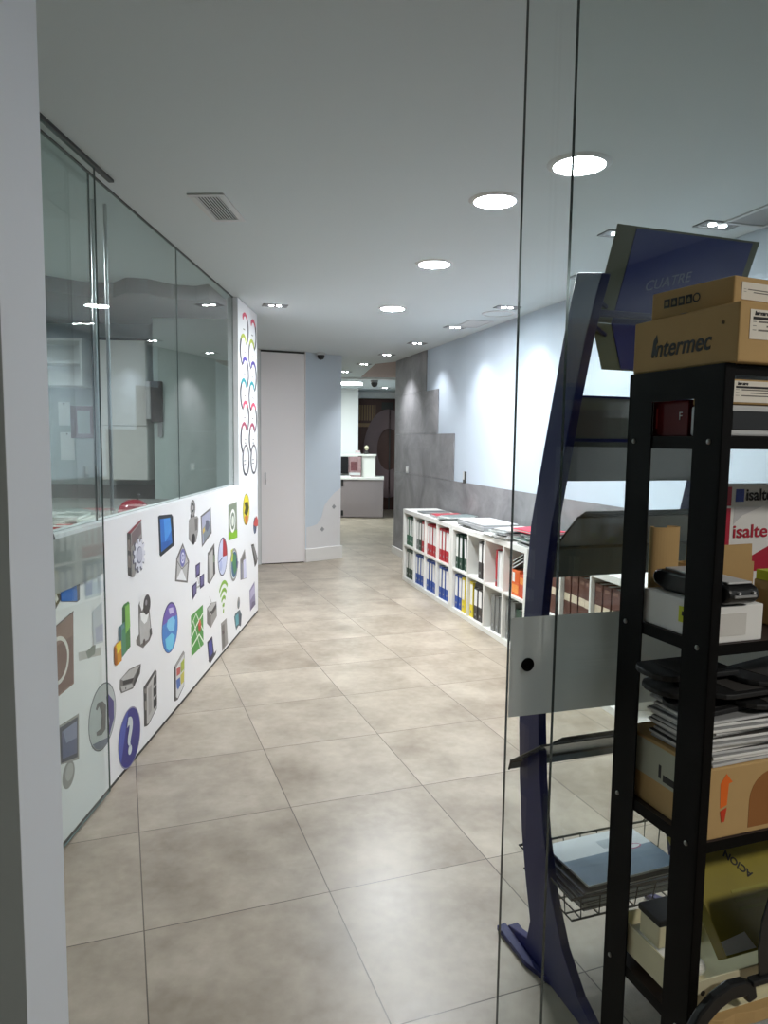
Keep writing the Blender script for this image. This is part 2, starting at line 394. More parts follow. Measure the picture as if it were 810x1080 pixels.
def vent_long(x, y, w, l, n, rz, label):
    t = thing('ceiling_vent', label, 'air vent', (x, y, 2.6), rz)
    m = MB(); fr = .03
    m.box(-w/2, w/2, -l/2, -l/2+fr, -.008, 0, M_lgrey).box(-w/2, w/2, l/2-fr, l/2, -.008, 0, M_lgrey)
    m.box(-w/2, -w/2+fr, -l/2+fr, l/2-fr, -.008, 0, M_lgrey).box(w/2-fr, w/2, -l/2+fr, l/2-fr, -.008, 0, M_lgrey)
    m.build('frame', t, bevel=.002)
    MB().box(-w/2+fr, w/2-fr, -l/2+fr, l/2-fr, -.002, 0, M_blackm).build('backing', t)
    s = MB(); W = w-2*fr
    for k in range(n):
        xx = -W/2+W*(k+.5)/n
        s.box(-.0036, .0036, -l/2+fr, l/2-fr, -.001, .001, M_lgrey, Matrix.Translation((xx, 0, -.006)) @ Matrix.Rotation(.2, 4, 'Y'))
    s.build('slats', t)
vent_long(-.79, 3.462, .165, .39, 8, -.06, 'white slatted air vent in the ceiling on the left')
t = thing('ceiling_vent', 'white framed ceiling vent cut off by the right edge', 'air vent', (1.78, 3.42, 2.6), RZR)
MB().box(-.2, .2, -.12, -.1, -.008, 0, M_lgrey).box(-.2, .2, .1, .12, -.008, 0, M_lgrey).box(-.2, -.18, -.1, .1, -.008, 0, M_lgrey).box(.18, .2, -.1, .1, -.008, 0, M_lgrey).build('frame', t)
MB().box(-.18, .18, -.1, .1, -.003, 0, M_greyp).build('grille', t)
t = thing('ceiling_hatch', 'white framed rectangular ceiling hatch beside the wall lights', 'hatch', (.79, 6.66, 2.6), RZR)
MB().box(-.19, .19, -.11, -.096, -.007, 0, M_lgrey).box(-.19, .19, .096, .11, -.007, 0, M_lgrey).box(-.19, -.176, -.096, .096, -.007, 0, M_lgrey).box(.176, .19, -.096, .096, -.007, 0, M_lgrey).build('frame', t)
MB().box(-.172, .172, -.092, .092, -.003, 0, M_lgrey).build('panel', t)
t = thing('ceiling_speaker', 'flat round white ceiling speaker next to the hatch', 'speaker', (.93, 6.12, 2.6))
MB().lathe([(.12, -.002), (.12, -.008), (.135, -.006), (.14, 0)], M_lgrey, 36).build('rim', t, smooth=True)
MB().lathe([(.119, -.001), (.119, -.004), (.001, -.006)], M_ceil, 36).build('grille', t, smooth=True)
t = thing('dome_camera', 'small dark dome camera above the blue-grey wall', 'camera', (-.80, 8.98, 2.6))
MB().lathe([(.055, 0), (.055, -.02), (.048, -.03)], M_lgrey, 24).build('base', t, smooth=True)
MB().lathe([(.045, -.03), (.043, -.055), (.03, -.078), (.001, -.088)], M_black, 24).build('dome', t, smooth=True)
t = thing('smoke_detector', 'dark round detector hanging on the corridor ceiling', 'detector', (-.2, 12.9, 2.6))
MB().lathe([(.07, 0), (.07, -.03), (.06, -.04)], M_greyp, 24).build('base', t, smooth=True)
MB().lathe([(.055, -.04), (.062, -.06), (.045, -.1), (.02, -.12)], M_dark, 24).build('head', t, smooth=True)
struct(MB().prism([(-.15, 10.2, 2.597), (.2, 9.8, 2.597), (.23, 12.3, 2.597), (-.42, 12.3, 2.597)], (0, 0, .003), mat('reddish_reflection_tint', (150, 128, 122), .7)).build('painted_reflection'))  # reddish reflection on the corridor ceiling, put in as a thin coloured sheet
struct(MB().box(-4, .238, 12.35, 12.45, 2.57, 2.6, M_whitewall).build('trim_7'))

# outlet plates on the right wall
def plate(px_l, z, label, name='wall_switch', hang=False):
    t = thing(name, label, 'switch' if not hang else 'remote control'); t.matrix_world = WR @ Matrix.Translation((px_l, .437 if not hang else .45, z))
    MB().box(-.045, .045, -.012, 0, -.045, .045, M_lgrey).build('plate', t, bevel=.003)
    MB().box(-.022, .022, -.016, -.012, -.026, .026, M_white if not hang else M_dark).build('rocker', t, bevel=.002)
plate(-1.26, 1.17, 'white light switch on the grey concrete wall')
t = thing('thermostat_remote', 'small dark remote in a holder on the wall above the bookcase', 'remote control'); t.matrix_world = WR @ Matrix.Translation((.69, .45, 1.17))
MB().box(-.028, .028, -.02, 0, -.06, .06, M_dark).build('holder', t, bevel=.004)
MB().box(-.018, .018, -.026, -.02, -.02, .06, M_lgrey).build('remote', t, bevel=.003)

# lamp of the entrance side and an unseen lamp added to brighten the office
def area(name, loc, size, power, col, rot=(0, 0, 0)):
    l = bpy.data.lights.new(name, 'AREA'); l.energy = power; l.size = size; l.color = col; l.shape = 'DISK'
    o = bpy.data.objects.new(name, l); C.objects.link(o); o.location = loc; o.rotation_euler = rot; return o
area('entrance_light', (1.75, -.35, 2.55), .3, 34, (1, .95, .87))
area('office_fill', (-2.6, 3.6, 2.55), .4, 52, (.95, .98, 1))
area('reception_light', (-1.6, 13.2, 2.5), .6, 60, (.9, 1, .98))

w = bpy.data.worlds.new('world'); S.world = w; w.use_nodes = True
w.node_tree.nodes['Background'].inputs[0].default_value = (.6, .7, .8, 1); w.node_tree.nodes['Background'].inputs[1].default_value = .03
S.view_settings.view_transform = 'Standard'; S.view_settings.look = 'None'; S.view_settings.exposure = .1; S.view_settings.gamma = 1
S.view_settings.use_curve_mapping = False
S.cycles.transparent_max_bounces = 32; S.cycles.max_bounces = 10; S.cycles.diffuse_bounces = 6; S.cycles.glossy_bounces = 6
S.cycles.sample_clamp_indirect = 4; S.cycles.use_denoising = True; S.cycles.caustics_reflective = False
# ------------------------------------------------------------------ stickers on the white panel
EL = WLI @ EYE
def on_wall(px, py):
    d = WLI.to_3x3() @ ray(px, py); t = -EL.y/d.y; p = EL+d*t
    return p.x, p.z
def crop(x0, y0, k): return lambda u, v: on_wall(x0+u*k, y0+v*k)
S1 = crop(40, 500, .2963); S2 = crop(40, 660, .2469); T1 = crop(120, 530, .09877); T2 = crop(190, 510, .1111); T3 = crop(170, 560, .1358)
T4 = crop(110, 620, .1358); T5 = crop(50, 560, .12966); T6 = crop(50, 680, .14815); T7 = crop(130, 680, .09877)
def ink(c):
    return mat('ink_%02x%02x%02x' % c, c, .45, var=.1, scale=30)
G1, G2, G3, G4, G5 = (70, 68, 68), (112, 108, 106), (150, 147, 144), (182, 180, 178), (212, 212, 212)
BK = (34, 34, 40)
def sticker(label, layers, name='wall_sticker', cat='sticker', group='printed stickers on the white partition', y=0.):
    """layers: (tf, kind, data, colour) drawn one over the other as thin vinyl shapes on the panel"""
    L = []
    for tf, kind, data, col in layers:
        if kind == 'p': L.append(([tf(*q) for q in data], None, col))
        elif kind == 'c':                                  # disc: centre and a point giving its height; optional arc in degrees
            (cx, cy), ry = data[0], data[1]; c = tf(cx, cy); r = abs(tf(cx, cy-ry)[1]-c[1]); a0, a1 = data[2] if len(data) > 2 else (0, 360)
            kx = data[3] if len(data) > 3 else 1
            n = 40; pts = [(c[0]+kx*r*math.cos(math.radians(a0+(a1-a0)*j/n)), c[1]+r*math.sin(math.radians(a0+(a1-a0)*j/n))) for j in range(n+(a1-a0 != 360))]
            if a1-a0 != 360 and not (len(data) > 4): pts.append(c)
            L.append((pts, None, col))
        elif kind == 'r':                                  # ring or arc band: centre, outer, inner, (a0, a1), x-scale
            (cx, cy), ro, ri = data[0], data[1], data[2]; c = tf(cx, cy); R = abs(tf(cx, cy-ro)[1]-c[1]); r = R*ri/ro
            a0, a1 = data[3] if len(data) > 3 else (0, 360); kx = data[4] if len(data) > 4 else 1
            L.append(([(c[0]+kx*q*math.cos(math.radians(a0+(a1-a0)*j/40)), c[1]+q*math.sin(math.radians(a0+(a1-a0)*j/40))) for j in range(41) for q in (R, r)], 40, col))
        elif kind == 's':                                  # stroke through points with a width in metres
            P = [Vector(tf(*q)) for q in data[0]]; w = data[1]; V = []
            for i, p in enumerate(P):
                a = P[max(0, i-1)]; b = P[min(len(P)-1, i+1)]; t = (b-a).normalized(); nrm = Vector((-t.y, t.x))*w/2
                V += [tuple(p+nrm), tuple(p-nrm)]
            L.append((V, len(P)-1, col))
        elif kind == 'g':                                  # gear wheel
            (cx, cy), ry, nt_ = data; c = tf(cx, cy); r = abs(tf(cx, cy-ry)[1]-c[1]); pts = []
            for j in range(nt_):
                for da, q in ((-.32, .78), (-.2, 1), (.2, 1), (.32, .78)):
                    a = 2*PI*(j+da)/nt_; pts.append((c[0]+r*q*math.cos(a), c[1]+r*q*math.sin(a)))
            L.append((pts, None, col))
    allp = [p for pts, _, _ in L for p in pts]
    cx = sum(p[0] for p in allp)/len(allp); cz = sum(p[1] for p in allp)/len(allp)
    m = MB()
    for i, (pts, strip, col) in enumerate(L):
        yy = -.0006-.0004*i
        vs = [(p[0]-cx, yy, p[1]-cz) for p in pts]
        if strip: m.add(vs, [(2*j, 2*j+1, 2*j+3, 2*j+2) for j in range(strip)], ink(col))
        else: m.poly(vs, ink(col))
    o = m.build(name, recalc=False); o.matrix_world = WL @ Matrix.Translation((cx, y, cz))
    tag(o, label, cat, group)
    return o, (cx, cz)

st = sticker
st('sticker of a grey server case with a pale cog wheel, upper row left', [
    (T1, 'p', [(140, 325), (178, 325), (188, 800), (150, 775)], G1), (T1, 'p', [(143, 400), (172, 400), (178, 520), (146, 510)], (128, 118, 112)), (T1, 'p', [(146, 560), (176, 570), (180, 700), (148, 690)], (120, 112, 108)),
    (T1, 'p', [(178, 325), (290, 190), (302, 420), (300, 560), (215, 795), (188, 800)], G3), (T1, 'p', [(185, 335), (285, 215), (292, 330), (190, 470)], (118, 104, 106)),
    (T1, 'p', [(140, 325), (285, 178), (292, 192), (176, 330)], (140, 62, 70)),
    (T1, 'g', ((262, 560), 190, 11), (84, 84, 104)), (T1, 'g', ((268, 555), 172, 11), (214, 214, 224)), (T1, 'c', ((266, 560), 92), (120, 120, 142)), (T1, 'c', ((270, 556), 78), (186, 186, 200))])
st('sticker of a black tablet with a blue screen', [
    (T1, 'p', [(472, 150), (485, 138), (615, 125), (630, 150), (647, 455), (500, 578), (488, 560)], (38, 44, 52)),
    (T1, 'p', [(492, 178), (600, 162), (622, 430), (505, 528)], (40, 108, 190)), (T1, 'p', [(530, 172), (600, 162), (612, 300), (545, 430)], (66, 140, 214)), (T1, 'p', [(505, 430), (618, 400), (622, 430), (507, 528)], (30, 92, 172))])
st('sticker of an open grey envelope with a purple at sign', [
    (S1, 'p', [(488, 382), (492, 300), (515, 245), (538, 310), (532, 387)], G2), (S1, 'p', [(493, 376), (496, 305), (515, 256), (533, 312), (528, 380)], G4),
    (S1, 'p', [(493, 376), (511, 335), (528, 380)], (226, 226, 228)), (S1, 's', ([(492, 305), (511, 338), (535, 312)], .006), G2),
    (S1, 'c', ((514, 298), 32), (108, 108, 168)), (S1, 'r', ((514, 298), 20, 13), (206, 206, 226)), (S1, 'c', ((514, 298), 8), (206, 206, 226))])
st('sticker of a grey robot webcam with a round head, near the window edge', [
    (T2, 'p', [(98, 290), (135, 285), (140, 330), (95, 330)], G1), (T2, 'p', [(80, 350), (100, 322), (160, 308), (172, 330), (170, 450), (150, 555), (110, 570), (78, 530)], G3), (T2, 'p', [(135, 335), (165, 325), (160, 440), (140, 450)], G2),
    (T2, 'c', ((118, 235), 82), G2), (T2, 'c', ((116, 235), 70), G3), (T2, 'c', ((117, 228), 44), (58, 60, 62)), (T2, 'c', ((117, 230), 22), G4), (T2, 'c', ((122, 528), 54), (44, 42, 46))])
st('sticker of a framed picture with lilac and grey shapes, beside the webcam', [
    (T2, 'p', [(193, 308), (290, 228), (299, 470), (206, 606)], G2), (T2, 'p', [(203, 318), (284, 252), (290, 455), (212, 578)], (168, 170, 192)),
    (T2, 'p', [(215, 430), (250, 370), (288, 350), (290, 455), (222, 560)], (128, 136, 144)), (T2, 'p', [(212, 440), (228, 410), (232, 450), (214, 480)], (206, 176, 82)), (T2, 'p', [(240, 350), (262, 345), (275, 400), (255, 460), (238, 430)], (96, 98, 116))])
st('sticker of a green and grey card with a white ring', [
    (T2, 'p', [(456, 205), (537, 172), (542, 512), (458, 542)], (148, 150, 132)), (T2, 'p', [(462, 210), (533, 182), (537, 440), (462, 466)], (126, 136, 116)), (T2, 'p', [(458, 466), (541, 436), (542, 512), (458, 542)], (128, 178, 40)),
    (T2, 'r', ((497, 355), 112, 82), (236, 238, 232)), (T2, 'c', ((497, 355), 82), (120, 132, 116)), (T2, 'c', ((497, 355), 50), (220, 224, 214))])
st('yellow oval sticker with a dark figure, top right', [
    (T2, 'c', ((627, 245), 150), (120, 112, 30)), (T2, 'c', ((627, 243), 140), (214, 196, 42)), (T2, 'p', [(610, 310), (645, 300), (640, 370), (622, 385)], (206, 122, 66)), (T2, 'p', [(606, 180), (640, 170), (652, 230), (632, 310), (606, 280), (618, 230)], (74, 72, 34))])
st('small red and blue drop sticker at the right edge', [
    (T2, 'c', ((710, 400), 78), (62, 72, 98)), (T2, 'p', [(694, 390), (722, 305), (738, 345), (738, 400), (715, 410)], (190, 76, 70)), (T2, 'c', ((705, 440), 30), (96, 108, 132))])
st('sticker of a grey server tower with a dark side strip, middle', [
    (T3, 'p', [(360, 172), (412, 95), (420, 330), (375, 412), (358, 400)], G2), (T3, 'p', [(368, 190), (400, 140), (404, 340), (374, 395)], G4), (T3, 'p', [(402, 140), (412, 125), (417, 325), (406, 345)], (60, 62, 60)), (T3, 'p', [(400, 190), (416, 180), (417, 235), (402, 250)], (130, 140, 122))])
st('round sticker of a pale clock with a red wedge', [
    (T3, 'c', ((477, 200), 150), (86, 84, 100)), (T3, 'c', ((477, 200), 138), (196, 202, 226)), (T3, 'c', ((477, 200), 136, (-4, 86)), (172, 44, 52)),
    (T3, 's', ([(445, 245), (477, 205)], .008), (96, 104, 150)), (T3, 'c', ((462, 272), 40), (176, 184, 220))])
st('round sticker of a blue and green globe between pie chart and folder', [
    (T3, 'c', ((563, 262), 128), (206, 214, 214)), (T3, 'c', ((567, 260), 100), (70, 104, 138)), (T3, 'p', [(541, 150), (556, 135), (560, 235), (543, 240)], (196, 206, 60)), (T3, 'p', [(556, 170), (580, 190), (585, 300), (565, 340), (552, 260)], (74, 128, 92)), (T3, 'p', [(582, 215), (597, 240), (592, 290), (582, 285)], (44, 56, 130)), (T3, 'r', ((563, 262), 128, 108), G3)])
st('sticker of a grey folder with lilac edge', [
    (T3, 'p', [(612, 225), (648, 138), (656, 200), (662, 368), (615, 382)], G3), (T3, 'p', [(618, 228), (646, 160), (648, 205), (624, 265)], G2), (T3, 'p', [(636, 230), (656, 215), (660, 362), (638, 372)], (198, 198, 222)), (T3, 'p', [(616, 260), (626, 245), (628, 375), (617, 378)], (126, 126, 140))])
st('sticker of a dark pen and stylus near the door', [
    (T3, 'p', [(698, 108), (718, 100), (735, 160), (748, 215), (742, 250), (726, 282), (716, 205)], (66, 62, 60)), (T3, 'p', [(706, 120), (720, 115), (742, 215), (736, 240)], (128, 126, 126))])
st('sticker of three linked dark purple monitors', [
    (T3, 's', ([(283, 350), (290, 410)], .012), G4), (T3, 's', ([(275, 440), (310, 420)], .012), G4),
    (T3, 'p', [(265, 268), (300, 243), (299, 340), (268, 368)], (52, 46, 84)), (T3, 'p', [(270, 278), (294, 258), (293, 325), (272, 346)], (104, 96, 142)),
    (T3, 'p', [(297, 355), (331, 328), (331, 425), (300, 450)], (52, 46, 84)), (T3, 'p', [(302, 362), (326, 342), (326, 410), (304, 430)], (104, 96, 142)),
    (T3, 'p', [(237, 428), (273, 390), (271, 482), (242, 535)], (52, 46, 84)), (T3, 'p', [(243, 436), (268, 408), (266, 472), (246, 505)], (104, 96, 142))])
wf = [(T3, 'c', ((483, 622), 18), (140, 176, 60))]
for k, cy in enumerate((600, 600, 600, 600)): wf.append((T3, 'r', ((483, 618), 60+k*58, 32+k*58, (50-k*0, 130), .9), (132, 176, 62)))
st('green wireless signal arcs sticker', wf)
st('small purple card sticker low at the far end', [
    (T3, 'p', [(685, 462), (724, 392), (732, 570), (690, 625)], (136, 128, 158)), (T3, 'p', [(692, 470), (722, 420), (726, 480), (692, 540)], (176, 168, 196)), (T3, 'p', [(704, 555), (726, 540), (730, 568), (696, 612)], (104, 94, 122))])
st('sticker of a green street map with a red pin', [
    (T4, 'p', [(672, 218), (765, 130), (770, 440), (676, 535)], (72, 148, 62)), (T4, 's', ([(672, 300), (712, 200), (766, 330)], .010), (232, 240, 226)), (T4, 's', ([(674, 390), (715, 290), (768, 190)], .012), (232, 240, 226)), (T4, 's', ([(674, 470), (735, 360), (769, 420)], .012), (232, 240, 226)), (T4, 's', ([(690, 260), (745, 470)], .008), (232, 240, 226)),
    (T4, 'p', [(725, 285), (738, 240), (750, 285), (742, 340), (732, 340)], (178, 60, 44)), (T4, 'c', ((738, 272), 24), (214, 96, 70))])
st('sticker of a grey box with a dark tick arrow', [
    (T3, 'p', [(355, 602), (385, 560), (428, 548), (432, 660), (385, 752), (355, 718)], G2), (T3, 'p', [(385, 665), (430, 600), (432, 660), (386, 748)], G3), (T3, 'p', [(358, 605), (390, 560), (426, 552), (388, 660)], G4), (T3, 'p', [(370, 625), (390, 620), (425, 562), (428, 585), (392, 650)], (62, 60, 62)), (T3, 's', ([(372, 510), (392, 565)], .008), G4)])
st('sticker of a teal toy-like figure, low right', [
    (T3, 'p', [(575, 640), (610, 610), (625, 650), (618, 740), (600, 735), (582, 770), (574, 735), (566, 670)], (78, 100, 108)), (T3, 'p', [(576, 660), (598, 640), (602, 720), (580, 740)], (92, 160, 172)), (T3, 'c', ((600, 560), 46), G3), (T3, 'c', ((600, 570), 30), (116, 122, 128)), (T3, 'p', [(602, 640), (618, 650), (614, 735), (604, 730)], (66, 70, 88))])
st('sticker of a narrow grey computer tower at the base', [
    (S1, 'p', [(651, 532), (671, 513), (676, 602), (655, 632)], G3), (S1, 'p', [(654, 540), (663, 532), (666, 610), (657, 622)], G2), (S1, 'p', [(655, 560), (662, 553), (663, 566), (656, 573)], (84, 70, 76))])
st('sticker of a small dark blue open laptop', [
    (S1, 'p', [(606, 664), (636, 626), (632, 642), (613, 674)], G1), (S1, 'p', [(602, 598), (620, 577), (627, 642), (608, 670)], (40, 38, 58)), (S1, 'p', [(606, 603), (618, 588), (622, 636), (610, 654)], (70, 74, 150))])
st('sticker of a bar chart in green, teal and yellow', [
    (T4, 'p', [(138, 155), (150, 130), (185, 105), (195, 120), (202, 455), (140, 540)], (62, 122, 60)), (T4, 'p', [(160, 145), (194, 120), (200, 300), (165, 360)], (120, 178, 76)), (T4, 'p', [(138, 155), (158, 150), (160, 275), (140, 260)], (48, 92, 60)),
    (T4, 'p', [(105, 310), (155, 262), (165, 500), (125, 555), (107, 400)], (92, 136, 136)), (T4, 'p', [(105, 310), (128, 300), (130, 410), (108, 405)], (62, 92, 104)), (T4, 'p', [(133, 330), (160, 300), (165, 495), (136, 535)], (72, 134, 100)),
    (T4, 'p', [(72, 460), (90, 430), (125, 408), (132, 562), (90, 605), (75, 595)], (206, 140, 28)), (T4, 'p', [(90, 440), (125, 412), (128, 470), (94, 515)], (226, 206, 44)), (T4, 'p', [(72, 460), (92, 470), (95, 600), (76, 595)], (168, 96, 26))])
st('sticker of a standing grey desktop camera with dark oval head', [
    (T4, 'p', [(248, 440), (246, 405), (268, 360), (264, 135), (290, 70), (330, 60), (352, 190), (368, 365), (350, 410), (300, 468)], G2), (T4, 'p', [(275, 205), (345, 200), (362, 350), (340, 400), (280, 440), (272, 300)], G4), (T4, 'p', [(278, 195), (345, 185), (330, 260), (310, 280), (285, 250)], (232, 232, 230)),
    (T4, 'p', [(280, 60), (335, 45), (330, 90), (290, 180), (272, 130)], (230, 230, 230)), (T4, 'c', ((328, 130), 78), (52, 50, 54)), (T4, 'c', ((322, 115), 22), (140, 140, 146)), (T4, 'c', ((305, 420), 24), (84, 74, 74)), (T4, 'p', [(348, 320), (362, 310), (366, 360), (350, 375)], G1)])
st('round sticker of a bright blue globe, largest blue one in the middle', [
    (T4, 'c', ((510, 308), 196), (56, 50, 104)), (T4, 'c', ((510, 312), 186), (64, 128, 200)), (T4, 'c', ((510, 312), 186, (20, 160), 1, 1), (110, 88, 172)), (T4, 'p', [(490, 250), (530, 220), (548, 250), (540, 330), (505, 340), (482, 300)], (120, 190, 226)), (T4, 'p', [(470, 400), (520, 350), (545, 370), (525, 470), (500, 490), (480, 470)], (106, 196, 228)), (T4, 'p', [(495, 160), (530, 150), (535, 190), (505, 205)], (196, 186, 222))])
st('sticker of a grey box with four coloured window squares', [
    (T7, 'p', [(540, 238), (640, 65), (652, 85), (648, 440), (582, 585), (552, 605), (540, 595)], G1), (T7, 'p', [(560, 245), (646, 100), (644, 436), (580, 570), (562, 560)], G5), (T7, 'p', [(542, 238), (640, 68), (648, 95), (560, 240)], G3),
    (T7, 'p', [(566, 258), (606, 235), (604, 308), (568, 338)], (190, 84, 78)), (T7, 'p', [(562, 378), (602, 345), (606, 432), (582, 482), (568, 460)], (74, 108, 178)), (T7, 'p', [(610, 195), (648, 140), (648, 255), (612, 300)], (164, 176, 66)), (T7, 'p', [(608, 325), (646, 272), (642, 392), (612, 425)], (196, 186, 78))])
st('sticker of a grey flatbed printer, tilted', [
    (T6, 'p', [(515, 250), (580, 175), (665, 135), (655, 205), (608, 312), (525, 347), (514, 320)], G2), (T6, 'p', [(522, 245), (585, 180), (655, 148), (610, 235), (540, 255)], G4), (T6, 'p', [(535, 258), (612, 235), (600, 268), (538, 288)], BK), (T6, 'p', [(520, 300), (600, 275), (608, 300), (530, 335)], G4), (T6, 'c', ((555, 310), 9), BK), (T6, 'p', [(650, 160), (662, 142), (655, 205), (612, 300), (610, 270)], G1)])
st('sticker of a grey server rack with dark bays at its right edge', [
    (T7, 'p', [(215, 455), (340, 262), (356, 285), (358, 680), (272, 850), (250, 870), (222, 878)], G1), (T7, 'p', [(248, 455), (345, 290), (350, 680), (270, 838), (250, 850)], G4), (T7, 'p', [(262, 470), (300, 420), (300, 700), (268, 760)], G3),
    (T7, 'p', [(322, 350), (352, 310), (354, 400), (318, 440)], BK), (T7, 'p', [(316, 470), (354, 430), (354, 520), (318, 560)], BK), (T7, 'p', [(318, 590), (355, 540), (355, 640), (320, 690)], BK), (T7, 'p', [(218, 470), (244, 470), (246, 520), (220, 520)], (128, 124, 118)), (T7, 'p', [(220, 600), (246, 600), (247, 700), (222, 700)], (128, 124, 118))])
q, (qx, qz) = st('round dark blue sticker with a white question mark, lowest', [
    (T6, 'c', ((585, 660), 212), (140, 140, 160)), (T6, 'c', ((585, 660), 202), (44, 40, 124)), (T6, 'c', ((585, 660), 200, (95, 215), 1, 1), (72, 84, 166))])
qr = .125
c0 = T6(585, 660)
text('question_mark', '?', .235, ink((206, 214, 216)), q, T_front(c0[0]-qx, -.0022, c0[1]-qz), bold=.008, align='CENTER', alignv='CENTER')
q, (qx, qz) = st('round sticker with a dark figure, half behind the glass leaf edge', [
    (T6, 'c', ((393, 510), 236), (96, 98, 106)), (T6, 'c', ((393, 510), 226), (178, 184, 184)), (T6, 'p', [(415, 370), (430, 350), (470, 400), (472, 520), (440, 640), (425, 660), (440, 540)], (70, 64, 120)),
    (T6, 'p', [(340, 460), (355, 415), (390, 400), (415, 430), (412, 600), (385, 640), (350, 650), (345, 625), (375, 600), (385, 500), (365, 440), (350, 470)], (84, 84, 86)), (T6, 'c', ((393, 510), 222, (215, 300), 1, 1), (96, 104, 122))])
st('sticker of a computer monitor with dark blue screen, lowest behind the glass leaf', [
    (T6, 'c', ((150, 925), 95), G3), (T6, 'c', ((155, 905), 60), G4), (T6, 'p', [(78, 580), (222, 487), (223, 815), (88, 856)], G3), (T6, 'p', [(82, 595), (213, 512), (213, 798), (95, 845)], (52, 54, 72)), (T6, 'p', [(98, 620), (205, 540), (206, 770), (104, 815)], (82, 88, 124)), (T6, 'p', [(105, 615), (205, 542), (205, 660), (130, 700)], (130, 136, 166))])
st('brown square sticker with a white ring, behind the glass leaf', [
    (S2, 'p', [(20, 50), (150, -62), (153, 247), (85, 303), (30, 345)], (132, 100, 92)), (S2, 'p', [(30, 120), (148, 40), (150, 240), (40, 330)], (112, 76, 70)), (S2, 'r', ((84, 150), 104, 86), (226, 220, 214)), (S2, 's', ([(20, 50), (150, -62)], .005), (70, 60, 58))])
st('blue folder sticker below the frosted band of the glass leaf', [
    (T5, 'p', [(100, 455), (235, 400), (262, 395), (262, 560), (238, 580), (105, 575)], (70, 70, 82)), (T5, 'p', [(105, 470), (180, 440), (235, 432), (240, 570), (110, 572)], (24, 92, 172)), (T5, 'p', [(110, 500), (170, 470), (238, 480), (240, 568), (112, 570)], (34, 110, 196))])
st('sticker of a dark headset curve cut by the door jamb', [
    (T5, 's', ([(20, 60), (50, 150), (88, 300), (80, 420), (62, 520), (90, 590)], .062), (56, 54, 66)), (T5, 's', ([(30, 110), (64, 220), (76, 320), (70, 420), (56, 500), (78, 570)], .02), (226, 224, 226))])
st('pale lilac card sticker behind the glass leaf edge', [
    (T5, 'p', [(300, 402), (436, 345), (440, 520), (306, 560)], (206, 212, 216)), (T5, 'p', [(310, 425), (362, 400), (362, 520), (312, 532)], (178, 182, 198))])
st('sticker of a pale camera on a flat base behind the glass leaf', [
    (T5, 'p', [(250, 990), (430, 945), (432, 1010), (255, 1056)], G4), (T5, 'p', [(310, 985), (370, 930), (390, 925), (385, 1000), (330, 1040)], (120, 128, 122)), (T5, 'p', [(360, 660), (440, 575), (452, 905), (372, 925)], (196, 200, 208)), (T5, 'p', [(385, 790), (448, 750), (450, 890), (392, 905)], (176, 178, 200))])

# two columns of chain links on the tall white panel
def chain(u0, label):
    cols = [(206, 60, 92), (170, 182, 60), (72, 58, 140), (40, 140, 150), (214, 74, 100), (150, 60, 84), (110, 104, 108)]
    m = MB(); z = 2.395; R = .118
    for k, c in enumerate(cols):
        s = 1 if k % 2 == 0 else -1; zc = z-k*.172; y = -.0006-.0003*k
        a0, a1 = (130, -75) if s > 0 else (50, 255)
        if k == 6: a0, a1 = 150, -215
        n = 30
        for part, (b0, b1, col) in enumerate(((0, .42, c), (.42, 1, (66, 62, 70)))):
            vs = []
            for j in range(n+1):
                a = math.radians(a0+(a1-a0)*(b0+(b1-b0)*j/n)); wd = .014*(1.2-.35*(b0+(b1-b0)*j/n)) if k != 6 else .011
                for q in (1, -1): vs.append(((R+q*wd*1.7)*math.cos(a)+s*.03, y, zc-1.88+(R+q*wd*.9)*math.sin(a)))
            m.add(vs, [(2*j, 2*j+1, 2*j+3, 2*j+2) for j in range(n)], ink(col))
        hx = math.radians(a0); m.poly([(R*math.cos(hx)+s*.03+.024*math.cos(2*PI*j/16), y-.0002, zc-1.88+R*math.sin(hx)+.024*math.sin(2*PI*j/16)) for j in range(16)], ink(c))
        for r in range(1 if k < 5 else 2):
            m.box(-.035-s*.01, .035-s*.01, y-.0002, y, zc-1.888-r*.03, zc-1.880-r*.03, ink(G2))
    o = m.build('chain_graphic', recalc=False); o.matrix_world = WL @ Matrix.Translation((u0, 0, 1.88)); tag(o, label, 'wall graphic', 'chain graphics on the tall white panel')
ua = on_wall(258, 420)[0]; ub = on_wall(266.5, 420)[0]
chain(ua, 'left column of coloured chain-like arcs, nearer the glass pane')
chain(ub, 'right column of coloured chain-like arcs, nearer the white door')
